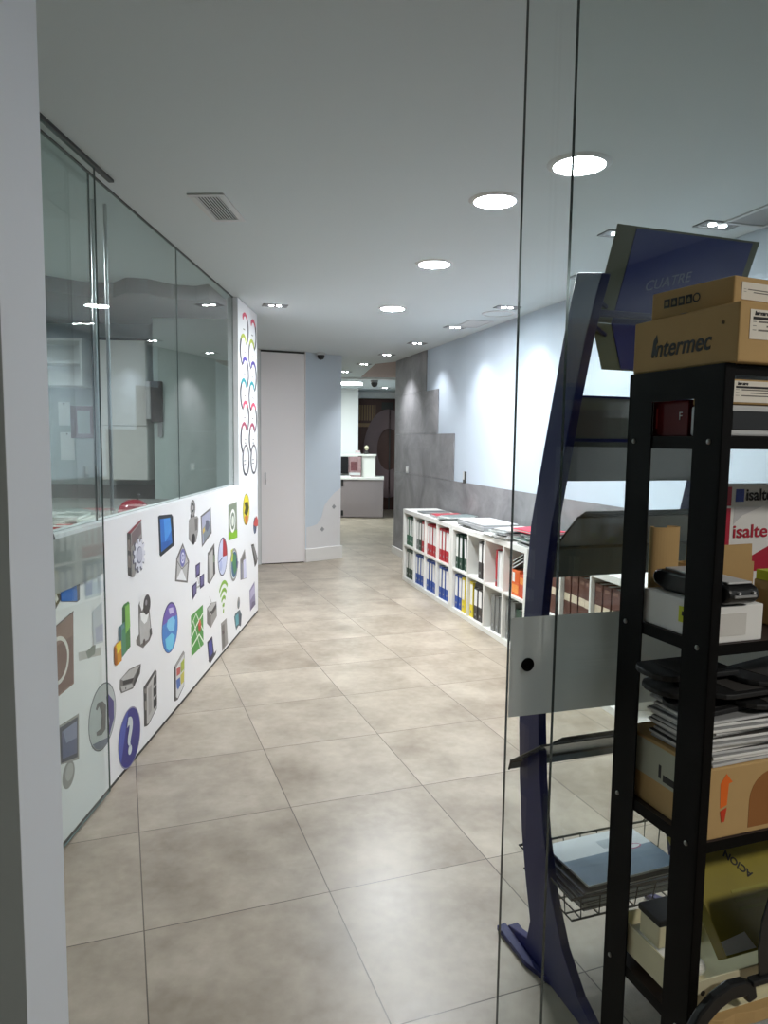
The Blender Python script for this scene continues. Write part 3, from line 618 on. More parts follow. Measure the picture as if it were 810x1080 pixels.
# ------------------------------------------------------------------ bookcases along the right wall
BW, BH, BD, TK, TI = 1.49, .79, .39, .042, .018
CW = (BW-2*TK-3*TI)/4; CHH = (BH-2*TK-TI)/2
UX = [0., 1.502, 3.075]
UN = ['farthest', 'middle', 'nearest']
def bookcase(i):
    t = thing('bookcase', ['white cube bookcase farthest from the entrance, filled with red and blue binders', 'middle white cube bookcase with yellow, blue and black binders', 'nearest white cube bookcase holding brown binders, behind the display stand'][i], 'bookcase', group='white cube bookcases along the wall')
    t.matrix_world = WR @ Matrix.Translation((UX[i], 0, 0))
    MB().box(0, BW, 0, BD, BH-TK, BH, M_white).build('top_board', t, bevel=.0015)
    MB().box(0, BW, 0, BD, 0, TK, M_white).build('bottom_board', t, bevel=.0015)
    for x in (0, BW-TK): MB().box(x, x+TK, 0, BD, TK, BH-TK, M_white).build('side_panel', t, bevel=.0015)
    for k in range(3):
        x = TK+CW*(k+1)+TI*k; MB().box(x, x+TI, .001, BD, TK, BH-TK, M_white).build('divider', t)
    for k in range(4):
        x = TK+(CW+TI)*k; MB().box(x, x+CW, .002, BD, TK+CHH, TK+CHH+TI, M_white).build('shelf', t)
    MB().box(TK, BW-TK, BD-.006, BD, TK, BH-TK, M_white).build('back_panel', t)
for i in range(3): bookcase(i)
CLR = {'red': (178, 26, 40), 'blue': (28, 72, 158), 'dark green': (34, 66, 52), 'green': (44, 96, 70), 'yellow': (226, 206, 50), 'black': (58, 54, 54), 'white': (226, 226, 222), 'brown': (92, 54, 44), 'grey': (120, 122, 120), 'orange': (222, 98, 40)}
SPR = mat('spine_label', (232, 232, 230), .7)
CRL = mat('cream_spine_label', (216, 200, 176), .7)
def binder(label, group, T, w, h, d, col, lab='tall', lean=0., name='ring_binder', cat='binder'):
    """local: x along the shelf, spine at y=0 looking to -y, standing on z=0"""
    t = thing(name, label, cat, group=group); t.matrix_world = T @ Matrix.Rotation(lean, 4, 'Y')
    m = mat('binder_'+col.replace(' ', '_'), CLR[col], .45, var=.12, scale=40)
    b = MB().box(0, w, 0, .003, 0, h, m).box(0, .003, 0, d, 0, h, m).box(w-.003, w, 0, d, 0, h, m)
    b.build('cover', t, bevel=.0008)
    MB().box(.0035, w-.0035, .02, d-.005, .004, h-.008, M_paper).build('pages', t)
    if lab == 'tall':
        MB().box(w*.14, w*.86, -.0012, 0, h*.36, h*.93, SPR).build('spine_label', t)
    elif lab == 'mid':
        MB().box(w*.06, w*.94, -.0012, 0, h*.42, h*.58, CRL).build('spine_label', t)
        MB().box(w*.2, w*.8, -.001, 0, h*.86, h*.93, mat('worn_print', (130, 96, 84), .6)).build('spine_print', t)
    elif lab == 'low':
        MB().box(w*.12, w*.88, -.0012, 0, h*.45, h*.95, SPR).build('spine_label', t)
    if col not in ('brown', 'white'):
        TT = Matrix.Translation((w/2, -.0005, h*.16)) @ Matrix.Rotation(PI/2, 4, 'X')
        MB().lathe([(.008, -.001), (.011, .0008), (.0115, .0015), (.0085, .002), (.008, .0005)], M_greyp, 14, TT).build('finger_ring', t)
    return t
def cell(u, k, row): return UX[u]+TK+(CW+TI)*k, TK+(CHH+TI)*row+.001
CN = ['first', 'second', 'third', 'fourth']
def fill(u, k, row, col, n, w, h=.305, d=.27, x0=.006, lab='tall', gap=.004, lean=None, front=.025, shift=None):
    x, z = cell(u, k, row); word = 'upper' if row else 'lower'
    for j in range(n):
        nm = f"{ORD[j]+' ' if n > 1 else ''}{col} binder{' from the left' if n > 1 else ''} in {CN[k]} {word} cubby of the {UN[u]} bookcase"
        binder(nm, f'{col} binders in the white bookcases', WR @ Matrix.Translation((x+x0+j*(w+gap)+(shift[j] if shift else 0), front+.004*((j*7) % 3), z)), w, h, d, col, lab, (lean[j] if lean else 0))
# farthest unit
fill(0, 0, 1, 'green', 3, .068, x0=.03, lab='tall'); fill(0, 1, 1, 'grey', 1, .075, x0=.02); fill(0, 1, 1, 'dark green', 1, .07, x0=.105); fill(0, 1, 1, 'red', 1, .075, x0=.19)
fill(0, 2, 1, 'red', 4, .074); fill(0, 3, 1, 'red', 4, .074)
fill(0, 0, 0, 'dark green', 3, .07, x0=.03); fill(0, 1, 0, 'blue', 4, .074); fill(0, 2, 0, 'blue', 4, .074); fill(0, 3, 0, 'blue', 3, .076, x0=.02)
# middle unit
fill(1, 0, 1, 'dark green', 3, .066, x0=.012, lab='tall', gap=.014, lean=[0, .0, -.09], shift=[0, 0, .036])
fill(1, 1, 1, 'black', 2, .072, x0=.165, lab='low', front=.03); fill(1, 0, 0, 'blue', 2, .076, x0=.012); fill(1, 0, 0, 'yellow', 2, .07, x0=.18, lab='tall')
fill(1, 1, 0, 'yellow', 1, .07, x0=.008); fill(1, 1, 0, 'black', 2, .078, x0=.10, h=.27, lab='low'); fill(1, 2, 0, 'grey', 3, .066, x0=.10, h=.29, lab='none')
fill(1, 3, 0, 'grey', 2, .07, x0=.02, lab='none'); fill(1, 3, 0, 'dark green', 1, .08, x0=.19, lab='none', h=.27)
def flat(name, label, cat, T, parts, group=None):
    t = thing(name, label, cat, group=group); t.matrix_world = T
    for nm, mb, bev in parts: mb.build(nm, t, bevel=bev)
    return t
x, z = cell(1, 1, 0)
flat('hole_punch', 'flat dark box lying on top of the black binders', 'box', WR @ Matrix.Translation((x+.10, .03, z+.271)), [('body', MB().box(0, .16, 0, .2, 0, .035, M_dark), .006), ('lid', MB().box(.004, .156, .004, .196, .0355, .048, M_black), .004)])
x, z = cell(1, 2, 1)
binder('thin red folder standing upright in the third upper cubby of the middle bookcase', None, WR @ Matrix.Translation((x+.15, .03, z)), .03, .29, .25, 'red', 'none')
for j in range(6):
    o = MB().box(0, .014+.004*(j % 2), 0, .23, 0, .285-.006*(j % 3), M_paper if j % 2 else M_lgrey).build('paper_catalogue', bevel=.0015)
    o.matrix_world = WR @ Matrix.Translation((x+.186+j*.0185, .03+.006*(j % 3), z)); tag(o, f'{ORD[j]} white catalogue from the left beside the thin red folder', 'catalogue', 'white catalogues in the middle bookcase')
o = MB().box(0, .018, 0, .22, 0, .28, mat('olive_yellow_cover', (176, 168, 60), .5)).build('paper_catalogue', bevel=.0015); o.matrix_world = WR @ Matrix.Translation((x+.302, .03, z)); tag(o, 'olive yellow catalogue at the right end of the third upper cubby', 'catalogue')
x, z = cell(1, 3, 1)
M_or = mat('orange_box_card', (222, 100, 44), .55, var=.1)
flat('orange_box', 'orange and white carton in the fourth upper cubby of the middle bookcase', 'box', WR @ Matrix.Translation((x+.09, .03, z)), [('carton', MB().box(0, .12, 0, .2, 0, .19, M_or), .002), ('printed_panel', MB().box(.01, .11, -.001, 0, .02, .08, mat('orange_print', (240, 150, 70), .5)).box(.01, .05, -.001, 0, .1, .17, SPR), 0)])
flat('orange_box', 'second orange carton, deeper coloured, right of the orange and white one', 'box', WR @ Matrix.Translation((x+.215, .03, z)), [('carton', MB().box(0, .09, 0, .2, 0, .17, mat('deep_orange_card', (206, 74, 36), .55)), .002), ('printed_panel', MB().box(.01, .08, -.001, 0, .1, .15, mat('orange_print', (240, 150, 70), .5)), 0)])
for j in range(3):
    T = WR @ Matrix.Translation((x+.10, .03, z+.197+.026*j)) @ Matrix.Rotation(-.42, 4, 'Y')
    flat('dark_folder', f"{['lowest', 'middle', 'topmost'][j]} of the dark folders leaning on top of the orange cartons", 'folder', T, [('cover', MB().box(0, .19, 0, .2, -.008, .008, M_dark), .002), ('pages', MB().box(.004, .186, -.001, .196, -.004, .004, M_lgrey), 0)], 'dark folders over the orange cartons')
# nearest unit: brown binders above
fill(2, 0, 1, 'brown', 4, .076, lab='mid'); fill(2, 1, 1, 'brown', 4, .078, lab='mid'); fill(2, 2, 1, 'brown', 4, .078, lab='mid'); fill(2, 3, 1, 'brown', 3, .078, lab='mid')
fill(2, 0, 0, 'black', 2, .075, x0=.02, lab='low'); fill(2, 1, 0, 'grey', 3, .07, x0=.03, lab='tall'); fill(2, 2, 0, 'white', 3, .07, x0=.05, lab='none')

# things lying on the bookcase tops
def sheet(w, d, h, c, rz=0): return MB().box(-w/2, w/2, -d/2, d/2, 0, h, c)
def pile(x, y, n, label, group, cols, w=.21, d=.29, spread=.03, h=(.004, .010), cat='magazine', name='magazine', T0=None, z0=BH, rz0=0., pages=True):
    z = z0+.0005
    for j in range(n):
        hh = random.uniform(*h); c = cols[j % len(cols)]
        T = (T0 or WR) @ Matrix.Translation((x+random.uniform(-spread, spread), y+random.uniform(-spread, spread)*.6, z)) @ Matrix.Rotation(rz0+random.uniform(-.25, .25)*spread/.03, 4, 'Z')
        t = thing(name, label % (ORD[j] if j < n-1 else 'topmost'), cat, group=group); t.matrix_world = T
        cm = mat('cover_%02x%02x%02x' % c, c, .35, var=.25, scale=14)
        MB().box(-w/2, w/2, -d/2, d/2, 0, .0012, cm).box(-w/2, w/2, -d/2, d/2, hh-.0012, hh, cm).box(-w/2, -w/2+.0015, -d/2, d/2, .0012, hh-.0012, cm).build('cover', t)
        MB().box(-w/2+.0016, w/2-.002, -d/2+.002, d/2-.002, .0013, hh-.0013, M_paper).build('pages', t)
        z += hh+.0006
    return z
BH0 = BH
pile(.50, .2, 2, '%s magazine from below in the thin grey stack at the far bookcase end', 'magazines at the far end', [(120, 124, 124), (104, 110, 112)])
zt = pile(.82, .2, 3, '%s magazine from below in the stack with the red cover', 'magazines with a red one', [(200, 204, 204), (150, 160, 160), (196, 52, 72)])
pile(1.22, .17, 6, '%s magazine from below in the messy grey-green stack beside the grey device', 'messy magazine stack on the bookcase', [(112, 130, 128), (200, 206, 204), (96, 108, 108), (150, 164, 160), (214, 216, 214), (120, 136, 136)], spread=.05)
t = thing('flatbed_scanner', 'flat grey device with white lid lying on the bookcases', 'scanner'); t.matrix_world = WR @ Matrix.Translation((1.86, .19, BH+.0005)) @ Matrix.Rotation(.04, 4, 'Z')
MB().box(-.27, .27, -.165, .165, .008, .05, M_greyp).build('body', t, bevel=.012, seg=3)
MB().box(-.262, .262, -.158, .158, .051, .066, M_lgrey).build('lid', t, bevel=.006)
MB().box(-.13, .02, -.168, -.15, .012, .022, M_dark).build('slot', t)
MB().box(-.24, -.2, -.14, .14, 0, .008, M_dark).box(.2, .24, -.14, .14, 0, .008, M_dark).build('foot', t)
pile(2.28, .13, 4, '%s white sheet from below right of the grey device', 'white papers on the bookcase', [(224, 226, 224), (208, 212, 210)], w=.21, d=.25, spread=.04, h=(.003, .006), name='paper_brochure', cat='brochure')
pile(2.52, .15, 8, '%s magazine from below in the white and dark stack left of the red folder', 'white and dark magazine stack', [(210, 214, 212), (60, 66, 66), (224, 226, 224), (120, 124, 122), (84, 90, 92)], spread=.05, h=(.007, .013))
zt = pile(2.88, .18, 7, '%s magazine from below in the dark stack under the red folder', 'dark magazines under the red folder', [(70, 84, 82), (120, 132, 128), (46, 50, 50), (96, 120, 112)], spread=.04, h=(.008, .014), w=.25)
flat('red_folder', 'bright red folder lying slanted on the dark magazine stack', 'folder', WR @ Matrix.Translation((2.86, .16, zt+.012)) @ Matrix.Rotation(.25, 4, 'Z') @ Matrix.Rotation(.03, 4, 'Y'), [('cover', MB().box(-.15, .15, -.13, .13, .0, .004, mat('red_folder_card', (214, 44, 72), .45)).box(-.15, .15, -.13, .13, .015, .019, mat('red_folder_card', (214, 44, 72), .45)).box(-.15, -.147, -.13, .13, .004, .015, mat('red_folder_card', (214, 44, 72), .45)), .001), ('pages', MB().box(-.145, .146, -.126, .126, .0042, .0148, M_paper), 0)])
pile(3.35, .2, 3, '%s white paper from below on the near bookcase top', 'papers on the near bookcase', [(226, 226, 222), (206, 208, 206)], spread=.03, name='paper_brochure', cat='brochure')
# ------------------------------------------------------------------ blue display stand behind the glass
RZS = math.atan2(.327, .945)
OS = (.47, 1.98)
st_ = thing('display_stand', 'tall curved navy blue leaflet stand behind the glass front', 'display stand', (OS[0], OS[1], 0), RZS)
FARP = [(-.087, 1.966), (-.064, 1.90), (-.039, 1.824), (.0, 1.68), (.05, 1.49), (.1, 1.29), (.115, 1.13), (.123, .975), (.131, .83), (.13, .685), (.116, .52), (.093, .36), (.062, .23), (.03, .12)]
NEARP = [(-.195, 1.943), (-.165, 1.87), (-.139, 1.80), (-.1, 1.66), (-.055, 1.48), (-.011, 1.303), (.012, 1.15), (.026, 1.0), (.028, .86), (.018, .72), (.002, .57), (-.028, .42), (-.075, .27), (-.14, .15), (-.22, .07), (-.30, .035)]
def pole(x):
    m = MB(); w = .026
    prof = FARP+[(.045, .055), (.155, .022), (.165, .004)]+[(-.31, .004)]+NEARP[::-1]
    m.prism([(x-w/2, q, z) for q, z in prof], (w, 0, 0), M_blue)
    return m.build('pole', st_, bevel=.003)
pole(0); pole(.52)
ft = MB().prism([(-.045, .168, .003), (-.042, .0, .003), (-.0132, -.09, .003), (-.0132, .172, .003)], (0, 0, .016), M_blue)
ft.prism([(.013, .0, .003), (.013, .17, .003), (.03, .17, .003), (.03, .03, .003)], (0, 0, .009), M_blue)
ft.build('foot_plate', st_, bevel=.002)
MB().tube([(.013, -.135, 1.86), (.507, -.135, 1.86)], .009, M_blue).build('cross_bar', st_, smooth=True)
def bent(prof, x0, x1, th, m):
    b = MB()
    for (q0, z0), (q1, z1) in zip(prof, prof[1:]):
        n = Vector((0, -(z1-z0), q1-q0)).normalized()*th
        b.prism([(x0, q0, z0), (x1, q0, z0), (x1, q1, z1), (x0, q1, z1)], n, m)
    return b
def tray(prof, x0, x1, m, edge=M_dark):
    t = bent(prof, x0, x1, .003, m).build('leaflet_tray', st_)
    e = MB()
    (qc, zc) = prof[1]
    e.tube([(x0, qc, zc), (x1, qc, zc)], .0055, edge); e.build('crease_bar', t, smooth=True)
    r = MB()
    for x in (x0, x1): r.tube([(x, q, z) for q, z in prof], .003, edge)
    r.tube([(x0, prof[0][0], prof[0][1]), (x1, prof[0][0], prof[0][1])], .003, edge)
    r.build('rim', t, smooth=True)
    return t
M_tr2 = mat('clear_grey_acrylic', (96, 104, 106), .25, var=.06)
tray([(-.087, 1.653), (-.02, 1.54), (.015, 1.425)], .014, 0.507, M_smoke, M_blue)
tray([(-.096, 1.335), (.012, 1.238), (.03, 1.150)], .014, 0.507, M_tr2)
tray([(-.06, .70), (.105, .585), (.115, .555)], -.05, 0.507, M_tr2)
# folded sign on top
sg = MB()
SQ = [(-.19, 2.064), (-.102, 1.842), (-.15, 1.719)]
sgn = bent(SQ, .03, .475, .004, M_olive).build('sign_board', st_, bevel=.001)
tag(sgn, 'olive grey folded back board of the sign')
def lerp(a, b, t): return (a[0]+(b[0]-a[0])*t, a[1]+(b[1]-a[1])*t)
pq = [lerp(SQ[0], SQ[1], .02), SQ[1], lerp(SQ[1], SQ[2], .99)]
off = .0062
bl = MB()
for (q0, z0), (q1, z1) in zip(pq, pq[1:]):
    n = Vector((0, (z1-z0), -(q1-q0))).normalized()
    n = -n if n.y > 0 else n
    bl.prism([(.085, q0+n.y*.001, z0+n.z*.001), (.45, q0+n.y*.001, z0+n.z*.001), (.45, q1+n.y*.001, z1+n.z*.001), (.085, q1+n.y*.001, z1+n.z*.001)], n*.003, M_signblue)
blp = tag(bl.build('printed_panel', sgn), 'dark blue printed panel')
up = Vector((0, SQ[0][0]-SQ[1][0], SQ[0][1]-SQ[1][1])).normalized(); xx = Vector((1, 0, 0)); nn = xx.cross(up)
c, s_ = math.cos(.27), math.sin(.27)
X2 = xx*c+up*s_; Y2 = up*c-xx*s_
O2 = Vector((.155, SQ[1][0], SQ[1][1]))+up*.088+nn*.006
TT = Matrix(((X2.x, Y2.x, nn.x, O2.x), (X2.y, Y2.y, nn.y, O2.y), (X2.z, Y2.z, nn.z, O2.z), (0, 0, 0, 1)))
tag(text('lettering', 'CUATRE', .036, mat('faint_silver_print', (118, 124, 168), .4), blp, TT, shear=.25), 'faint silver lettering')
br = MB()
for z in (1.90, 1.83): br.tube([(.0, -.14, z), (.06, -.115, z-.02)], .006, M_blue)
br.build('bracket', st_, smooth=True)
# wire basket
bx0, bx1, by0, by1, bz, bt = -.005, .49, -.162, .116, .236, .306
M_wire = mat('black_wire', (24, 24, 30), .35, .3)
w_ = MB()
w_.tube([(bx0, by0, bt), (bx1, by0, bt), (bx1, by1, bt), (bx0, by1, bt)], .0036, M_wire, closed=True)
ib = .012
w_.tube([(bx0+ib, by0+ib, bz), (bx1-ib, by0+ib, bz), (bx1-ib, by1-ib, bz), (bx0+ib, by1-ib, bz)], .003, M_wire, closed=True)
for k in range(8):
    f = (k+.5)/8; x = bx0+(bx1-bx0)*f; xb = bx0+ib+(bx1-bx0-2*ib)*f
    w_.tube([(x, by0, bt), (xb, by0+ib, bz), (xb, by1-ib, bz), (x, by1, bt)], .0024, M_wire, 6)
for k in range(4):
    f = (k+.5)/4; y = by0+(by1-by0)*f; yb = by0+ib+(by1-by0-2*ib)*f
    w_.tube([(bx0, y, bt), (bx0+ib, yb, bz), (bx1-ib, yb, bz), (bx1, y, bt)], .0024, M_wire, 6)
for x in (.005, .45): w_.tube([(x, by1, bt), (x, by1-.02, bt+.03), (x, .05, bt+.03)], .0024, M_wire, 6)
w_.build('wire_basket', st_, smooth=True)
TS = frame(OS[0], OS[1], 0, RZS)
pile(.215, -.022, 7, '%s magazine from below in the wire basket of the blue stand', 'magazines in the wire basket', [(58, 62, 78), (206, 210, 212), (40, 42, 58), (186, 192, 200), (110, 118, 136), (134, 156, 180)], w=.32, d=.215, spread=.003, h=(.006, .009), T0=TS, z0=bz+.0055)
zt_ = bz+.004+.0005+6*.0081
tp = thing('magazine', 'cover magazine with pale blue picture, lying uppermost in the basket', 'magazine', group='magazines in the wire basket'); tp.matrix_world = TS @ Matrix.Translation((.225, -.02, bz+.071)) @ Matrix.Rotation(.04, 4, 'Z')
MB().box(-.16, .16, -.108, .108, 0, .005, M_paper).build('pages', tp)
cv = MB().box(-.16, .16, -.108, .108, .0052, .0062, mat('pale_cover', (214, 218, 220), .3))
cv.box(-.158, .16, -.106, .012, .0062, .0066, mat('blue_photo_print', (116, 136, 156), .3, var=.35, scale=16)).box(.0, .09, .03, .07, .0062, .0066, mat('grey_print', (176, 184, 190), .3, var=.2))
cv.build('cover', tp)
T_lo = Matrix.Translation((.10, .015, .0067)) @ Matrix.Diagonal((1.6, 1, 1, 1))
lg = MB().add(*[[(x, y, .0067) for x, y in [(.09+.032*math.cos(2*PI*j/24), .012+.013*math.sin(2*PI*j/24)) for j in range(24)]]], [list(range(24))], mat('magenta_print', (170, 60, 110), .4))
lg.add([(.09+.027*math.cos(2*PI*j/24), .012+.009*math.sin(2*PI*j/24), .0070) for j in range(24)], [list(range(24))], mat('pale_logo', (222, 222, 226), .4)); lg.build('logo', tp)
# leaflets standing in the trays
def leaf(label, q0, z0, q1, z1, x0, x1, n, c, lift):
    nn = Vector((0, -(z1-z0), (q1-q0))).normalized(); nn = nn if nn.z > 0 else -nn
    for j in range(n):
        o_ = nn*(lift+j*.0032)
        o = MB().prism([(x0+.006*j, q0, z0), (x1-.004*j, q0, z0), (x1-.004*j, q1, z1), (x0+.006*j, q1, z1)], nn*.0022, mat('leaflet_%02x%02x%02x' % c[j % len(c)], c[j % len(c)], .35, var=.15)).build('leaflet')
        o.matrix_world = TS @ Matrix.Translation(o_); tag(o, label % ORD[j], 'leaflet', label.split(' leaflet ')[1])
leaf('%s dark grey leaflet in the waist-high tray of the blue stand', .0, 1.254, -.09, 1.335, .03, .40, 4, [(78, 80, 80), (112, 114, 112)], .007)
leaf('%s dark leaflet in the lowest tray, above the wire basket', .088, .602, -.05, .698, .022, .40, 2, [(64, 64, 62), (84, 84, 82)], .007)
# ------------------------------------------------------------------ black metal rack in front of the glass
RP = (.47, 1.363)
TR = frame(RP[0], RP[1], 0, RZS)
rk = thing('storage_rack', 'black metal shelving rack in front of the glass at the right', 'shelf rack', (RP[0], RP[1], 0), RZS)
RW = .95; ZT = 1.661; SH = [1.536, 1.19, .843, .50, .155]
def post(x, y0, y1, front, right=False):
    m = MB(); s = -1 if right else 1
    a, b = sorted((x, x+s*.0025))
    m.box(a, b, y0, y1, 0, ZT, M_rack)
    a, b = sorted((x, x+s*.02))
    if front: m.box(a, b, y0, y0+.0025, 0, ZT, M_rack)
    else: m.box(a, b, y1-.0025, y1, 0, ZT, M_rack)
    o = m.build('post', rk)
    return o
for x, rt in ((0, False), (RW, True)):
    post(x, -.046, .020, False, rt); post(x, -.214, -.151, True, rt)
    MB().box(*sorted((x, x+(-.0025 if rt else .0025))), -.151, -.046, 1.607, ZT, M_rack).build('gusset', rk)
M_screw = mat('zinc_screw', (150, 150, 146), .35, .8)
for z in SH[:4]:
    for y in (0, -.188):
        b = MB().lathe([(.0045, 0), (.0045, .0015), (.003, .003), (.001, .0033)], M_screw, 16, Matrix.Translation((0, y, z)) @ Matrix.Rotation(-PI/2, 4, 'Y')).build('screw', rk, smooth=True)
for i, z in enumerate(SH):
    s = MB().box(.003, RW-.003, -.211, .017, z+.007, z+.009, M_shelf)
    s.box(.003, RW-.003, -.2115, -.2095, z-.010, z+.0088, M_rack).box(.003, RW-.003, .0155, .0175, z-.013, z+.0088, M_rack)
    s.box(.0026, .0046, -.211, .017, z-.013, z+.0088, M_rack).box(RW-.0046, RW-.0026, -.211, .017, z-.013, z+.0088, M_rack)
    s.build('shelf', rk)
s = MB().box(.003, RW-.003, -.211, .017, ZT-.004, ZT-.002, M_rack).box(.003, RW-.003, -.2115, -.2095, ZT-.018, ZT-.002, M_rack).build('top_shelf', rk)
MB().box(-.004, .022, -.05, .024, 0, .012, M_blackm).box(-.004, .022, -.218, -.147, 0, .012, M_blackm).build('foot_cap', rk)

def on_rack(name, label, cat, x, y, z, rz=0, group=None):
    t = thing(name, label, cat, group=group); t.matrix_world = TR @ Matrix.Translation((x, y, z)) @ Matrix.Rotation(rz, 4, 'Z'); return t
M_ink = mat('black_ink', (26, 24, 24), .6)
M_label = mat('label_paper', (236, 230, 218), .7, var=.02)
M_smudge = mat('small_print', (120, 114, 108), .7)
M_tape = mat('brown_tape', (120, 82, 40), .3)
def carton(t, w, d, h, m, name='carton', flaps=True, bevel=.003):
    MB().box(0, w, 0, d, 0, h, m).build(name, t, bevel=bevel)
def label_front(t, x0, x1, z0, z1, lines, head=None, strip=True, name='label'):
    l = MB().box(x0, x1, -.0012, -.0002, z0, z1, M_label); w = x1-x0; h = z1-z0
    if strip: l.box(x0+w*.04, x1, -.0015, -.0011, z0+h*.66, z0+h*.76, M_ink)
    for k in range(lines):
        zz = z0+h*(.56-.14*k); l.box(x0+w*(.12+.12*(k % 2)), x0+w*(.7-.1*(k % 3)), -.0015, -.0011, zz, zz+h*.055, M_smudge)
        l.box(x0+w*.04, x0+w*.09, -.0015, -.0011, zz+h*.02, zz+h*.04, M_smudge)
    o = l.build(name, t)
    if head: text('lettering', head, h*.17, M_ink, o, T_front(x0+w*.06, -.0013, z0+h*.82), bold=.0006, shear=.2)
    return o
# big carton: left side carries the lettering
ZB = ZT+.0005
t = on_rack('cardboard_box', 'large cardboard box lettered Intermec on top of the black rack', 'box', .006, -.231, ZB)
carton(t, .40, .252, .094, M_card)
text('lettering', 'Intermec', .043, M_ink, t, T_left(-.0006, .252-.05, .026), bold=.0007, shear=.22, wide=.92)
text('registered_mark', '®', .008, M_ink, t, T_left(-.0006, .036, .062))
MB().prism([(-.0006, .201, .028), (-.0006, .196, .056), (-.0006, .188, .066), (-.0006, .185, .052), (-.0006, .190, .046), (-.0006, .187, .03)], (-.0004, 0, 0), M_ink).build('swoosh', t)
label_front(t, .02, .16, .036, .082, 3, 'Intermec')
MB().box(.0, .4, .118, .134, .0942, .0946, M_tape).build('tape', t)
t = on_rack('cardboard_box', 'smaller flat cardboard box with symbol row, topmost on the rack', 'box', .036, -.186, ZB+.0955, .10)
carton(t, .36, .178, .049, M_card)
ic = MB()
for k in range(4):
    y = .148-.0165*k
    ic.prism([(-.0006, y, .018), (-.0006, y-.0135, .018), (-.0006, y-.0135, .0335), (-.0006, y, .0335)], (-.0003, 0, 0), M_ink)
    ic.prism([(-.001, y-.0035, .0215), (-.001, y-.0105, .0215), (-.001, y-.0105, .0265), (-.001, y-.007, .0305), (-.001, y-.0035, .0265)] if k % 2 else [(-.001, y-.003, .022), (-.001, y-.0105, .022), (-.001, y-.0105, .030), (-.001, y-.003, .030)], (-.0002, 0, 0), M_card2)
ic.build('handling_symbols', t)
vs = []; fs = []
for j in range(21):
    a = 2*PI*j/20
    vs += [(-.0008, .0755+.008*math.cos(a), .026+.008*math.sin(a)), (-.0008, .0755+.0055*math.cos(a), .026+.0055*math.sin(a))]
for j in range(20): fs.append((2*j, 2*j+1, 2*j+3, 2*j+2))
MB().add(vs, fs, M_ink).build('round_symbol', t)
label_front(t, .016, .13, .012, .040, 2, None, False)
# under the top: silver device with a labelled box on it, red box at the left
t = on_rack('receipt_drawer', 'silver grey device with dark slot on the top shelf', 'device', .012, -.205, SH[0]+.0095)
MB().box(0, .3, 0, .075, 0, .051, M_lgrey).build('body', t, bevel=.004)
MB().box(.016, .25, -.0015, .0, .010, .041, M_black).build('slot', t, bevel=.001)
MB().prism([(.0035+.0045*math.cos(a)*1.0, -.0016, .0255+(.008 if math.sin(a) > 0 else -.008)+.0045*math.sin(a)) for a in [2*PI*j/20 for j in range(20)]], (0, .0016, 0), M_black).build('button', t)
t = on_rack('cardboard_box', 'small cardboard box with big white label on the silver device', 'box', .016, -.208, SH[0]+.0613)
carton(t, .22, .08, .040, M_card)
label_front(t, .006, .16, .003, .037, 3, 'Intermec')
t = on_rack('red_box', 'dark red box with a pale spine, seen between the rack posts', 'box', .012, -.124, SH[0]+.0095)
MB().box(0, .006, .0, .11, 0, .062, mat('deep_red_card', (92, 10, 15), .5, spec=.2)).box(.006, .15, 0, .11, 0, .062, mat('deep_red_card', (92, 10, 15), .5, spec=.2)).build('carton', t, bevel=.001)
MB().box(-.0006, 0, .088, .11, .001, .061, M_lgrey).build('spine', t)
text('lettering', 'F', .02, M_lgrey, t, T_left(-.0008, .022, .028))
MB().box(-.0008, -.0003, .076, .08, .014, .05, mat('red_print', (190, 70, 70), .5)).build('small_print', t)
# --- second shelf of the rack
z2 = SH[1]+.0095
t = on_rack('white_box', 'small white carton under the black handheld scanner', 'box', .008, -.206, z2)
carton(t, .112, .168, .063, M_paper, bevel=.002)
MB().box(.012, .075, -.0012, -.0002, .012, .05, mat('faint_grey_print', (212, 210, 206), .7, var=.05)).build('faint_label', t)
tl = MB().box(-.0008, -.0002, .056, .074, .022, .05, mat('yellow_tag', (206, 214, 36), .5)).box(-.0012, -.0008, .056, .066, .034, .042, M_ink); tl.build('yellow_tag', t)
t = on_rack('handheld_scanner', 'black handheld scanner with silver top, lying on the white carton', 'scanner', .0225, -.228, z2+.0640, -.02)
prof = [(.0, .016), (.012, .004), (.05, .0), (.16, .0), (.188, .008), (.195, .022), (.188, .034), (.17, .038), (.02, .038), (.004, .032)]
MB().prism([(0, y, z) for y, z in prof], (.066, 0, 0), M_black).build('body', t, bevel=.008, seg=3)
MB().box(.008, .058, .012, .168, .0375, .0415, M_lgrey).build('top_cover', t, bevel=.002)
MB().box(.010, .056, -.0015, .004, .017, .0215, M_greyp).build('front_trim', t, bevel=.001)
for x in (.018, .048): MB().box(x, x+.004, -.002, .004, .023, .027, M_lgrey).build('indicator', t)
t = on_rack('open_carton', 'open brown cardboard carton with raised flaps behind the scanner', 'box', .122, -.029, z2)
b = MB(); W_, D_, H_ = .158, .044, .10
b.box(0, W_, 0, .003, 0, H_, M_card).box(0, W_, D_-.003, D_, 0, H_, M_card).box(0, .003, .003, D_-.003, 0, H_, M_card).box(W_-.003, W_, .003, D_-.003, 0, H_, M_card).box(0, W_, 0, D_, 0, .003, M_card)
b.build('carton', t)
def flap(x0, x1, y, h0, h1, r=.0, rz=0):
    return MB().prism([(x0, y, H_), (x1, y, H_), (x1-.002, y, H_+h1), (x0+.002, y, H_+h0)], (0, .0028, 0), M_card)
flap(.062, .152, .0, .035, .036).build('flap', t)
flap(.02, .058, .034, .04, .04).build('flap', t)
cv = MB(); n = 26; vs = []; fs = []
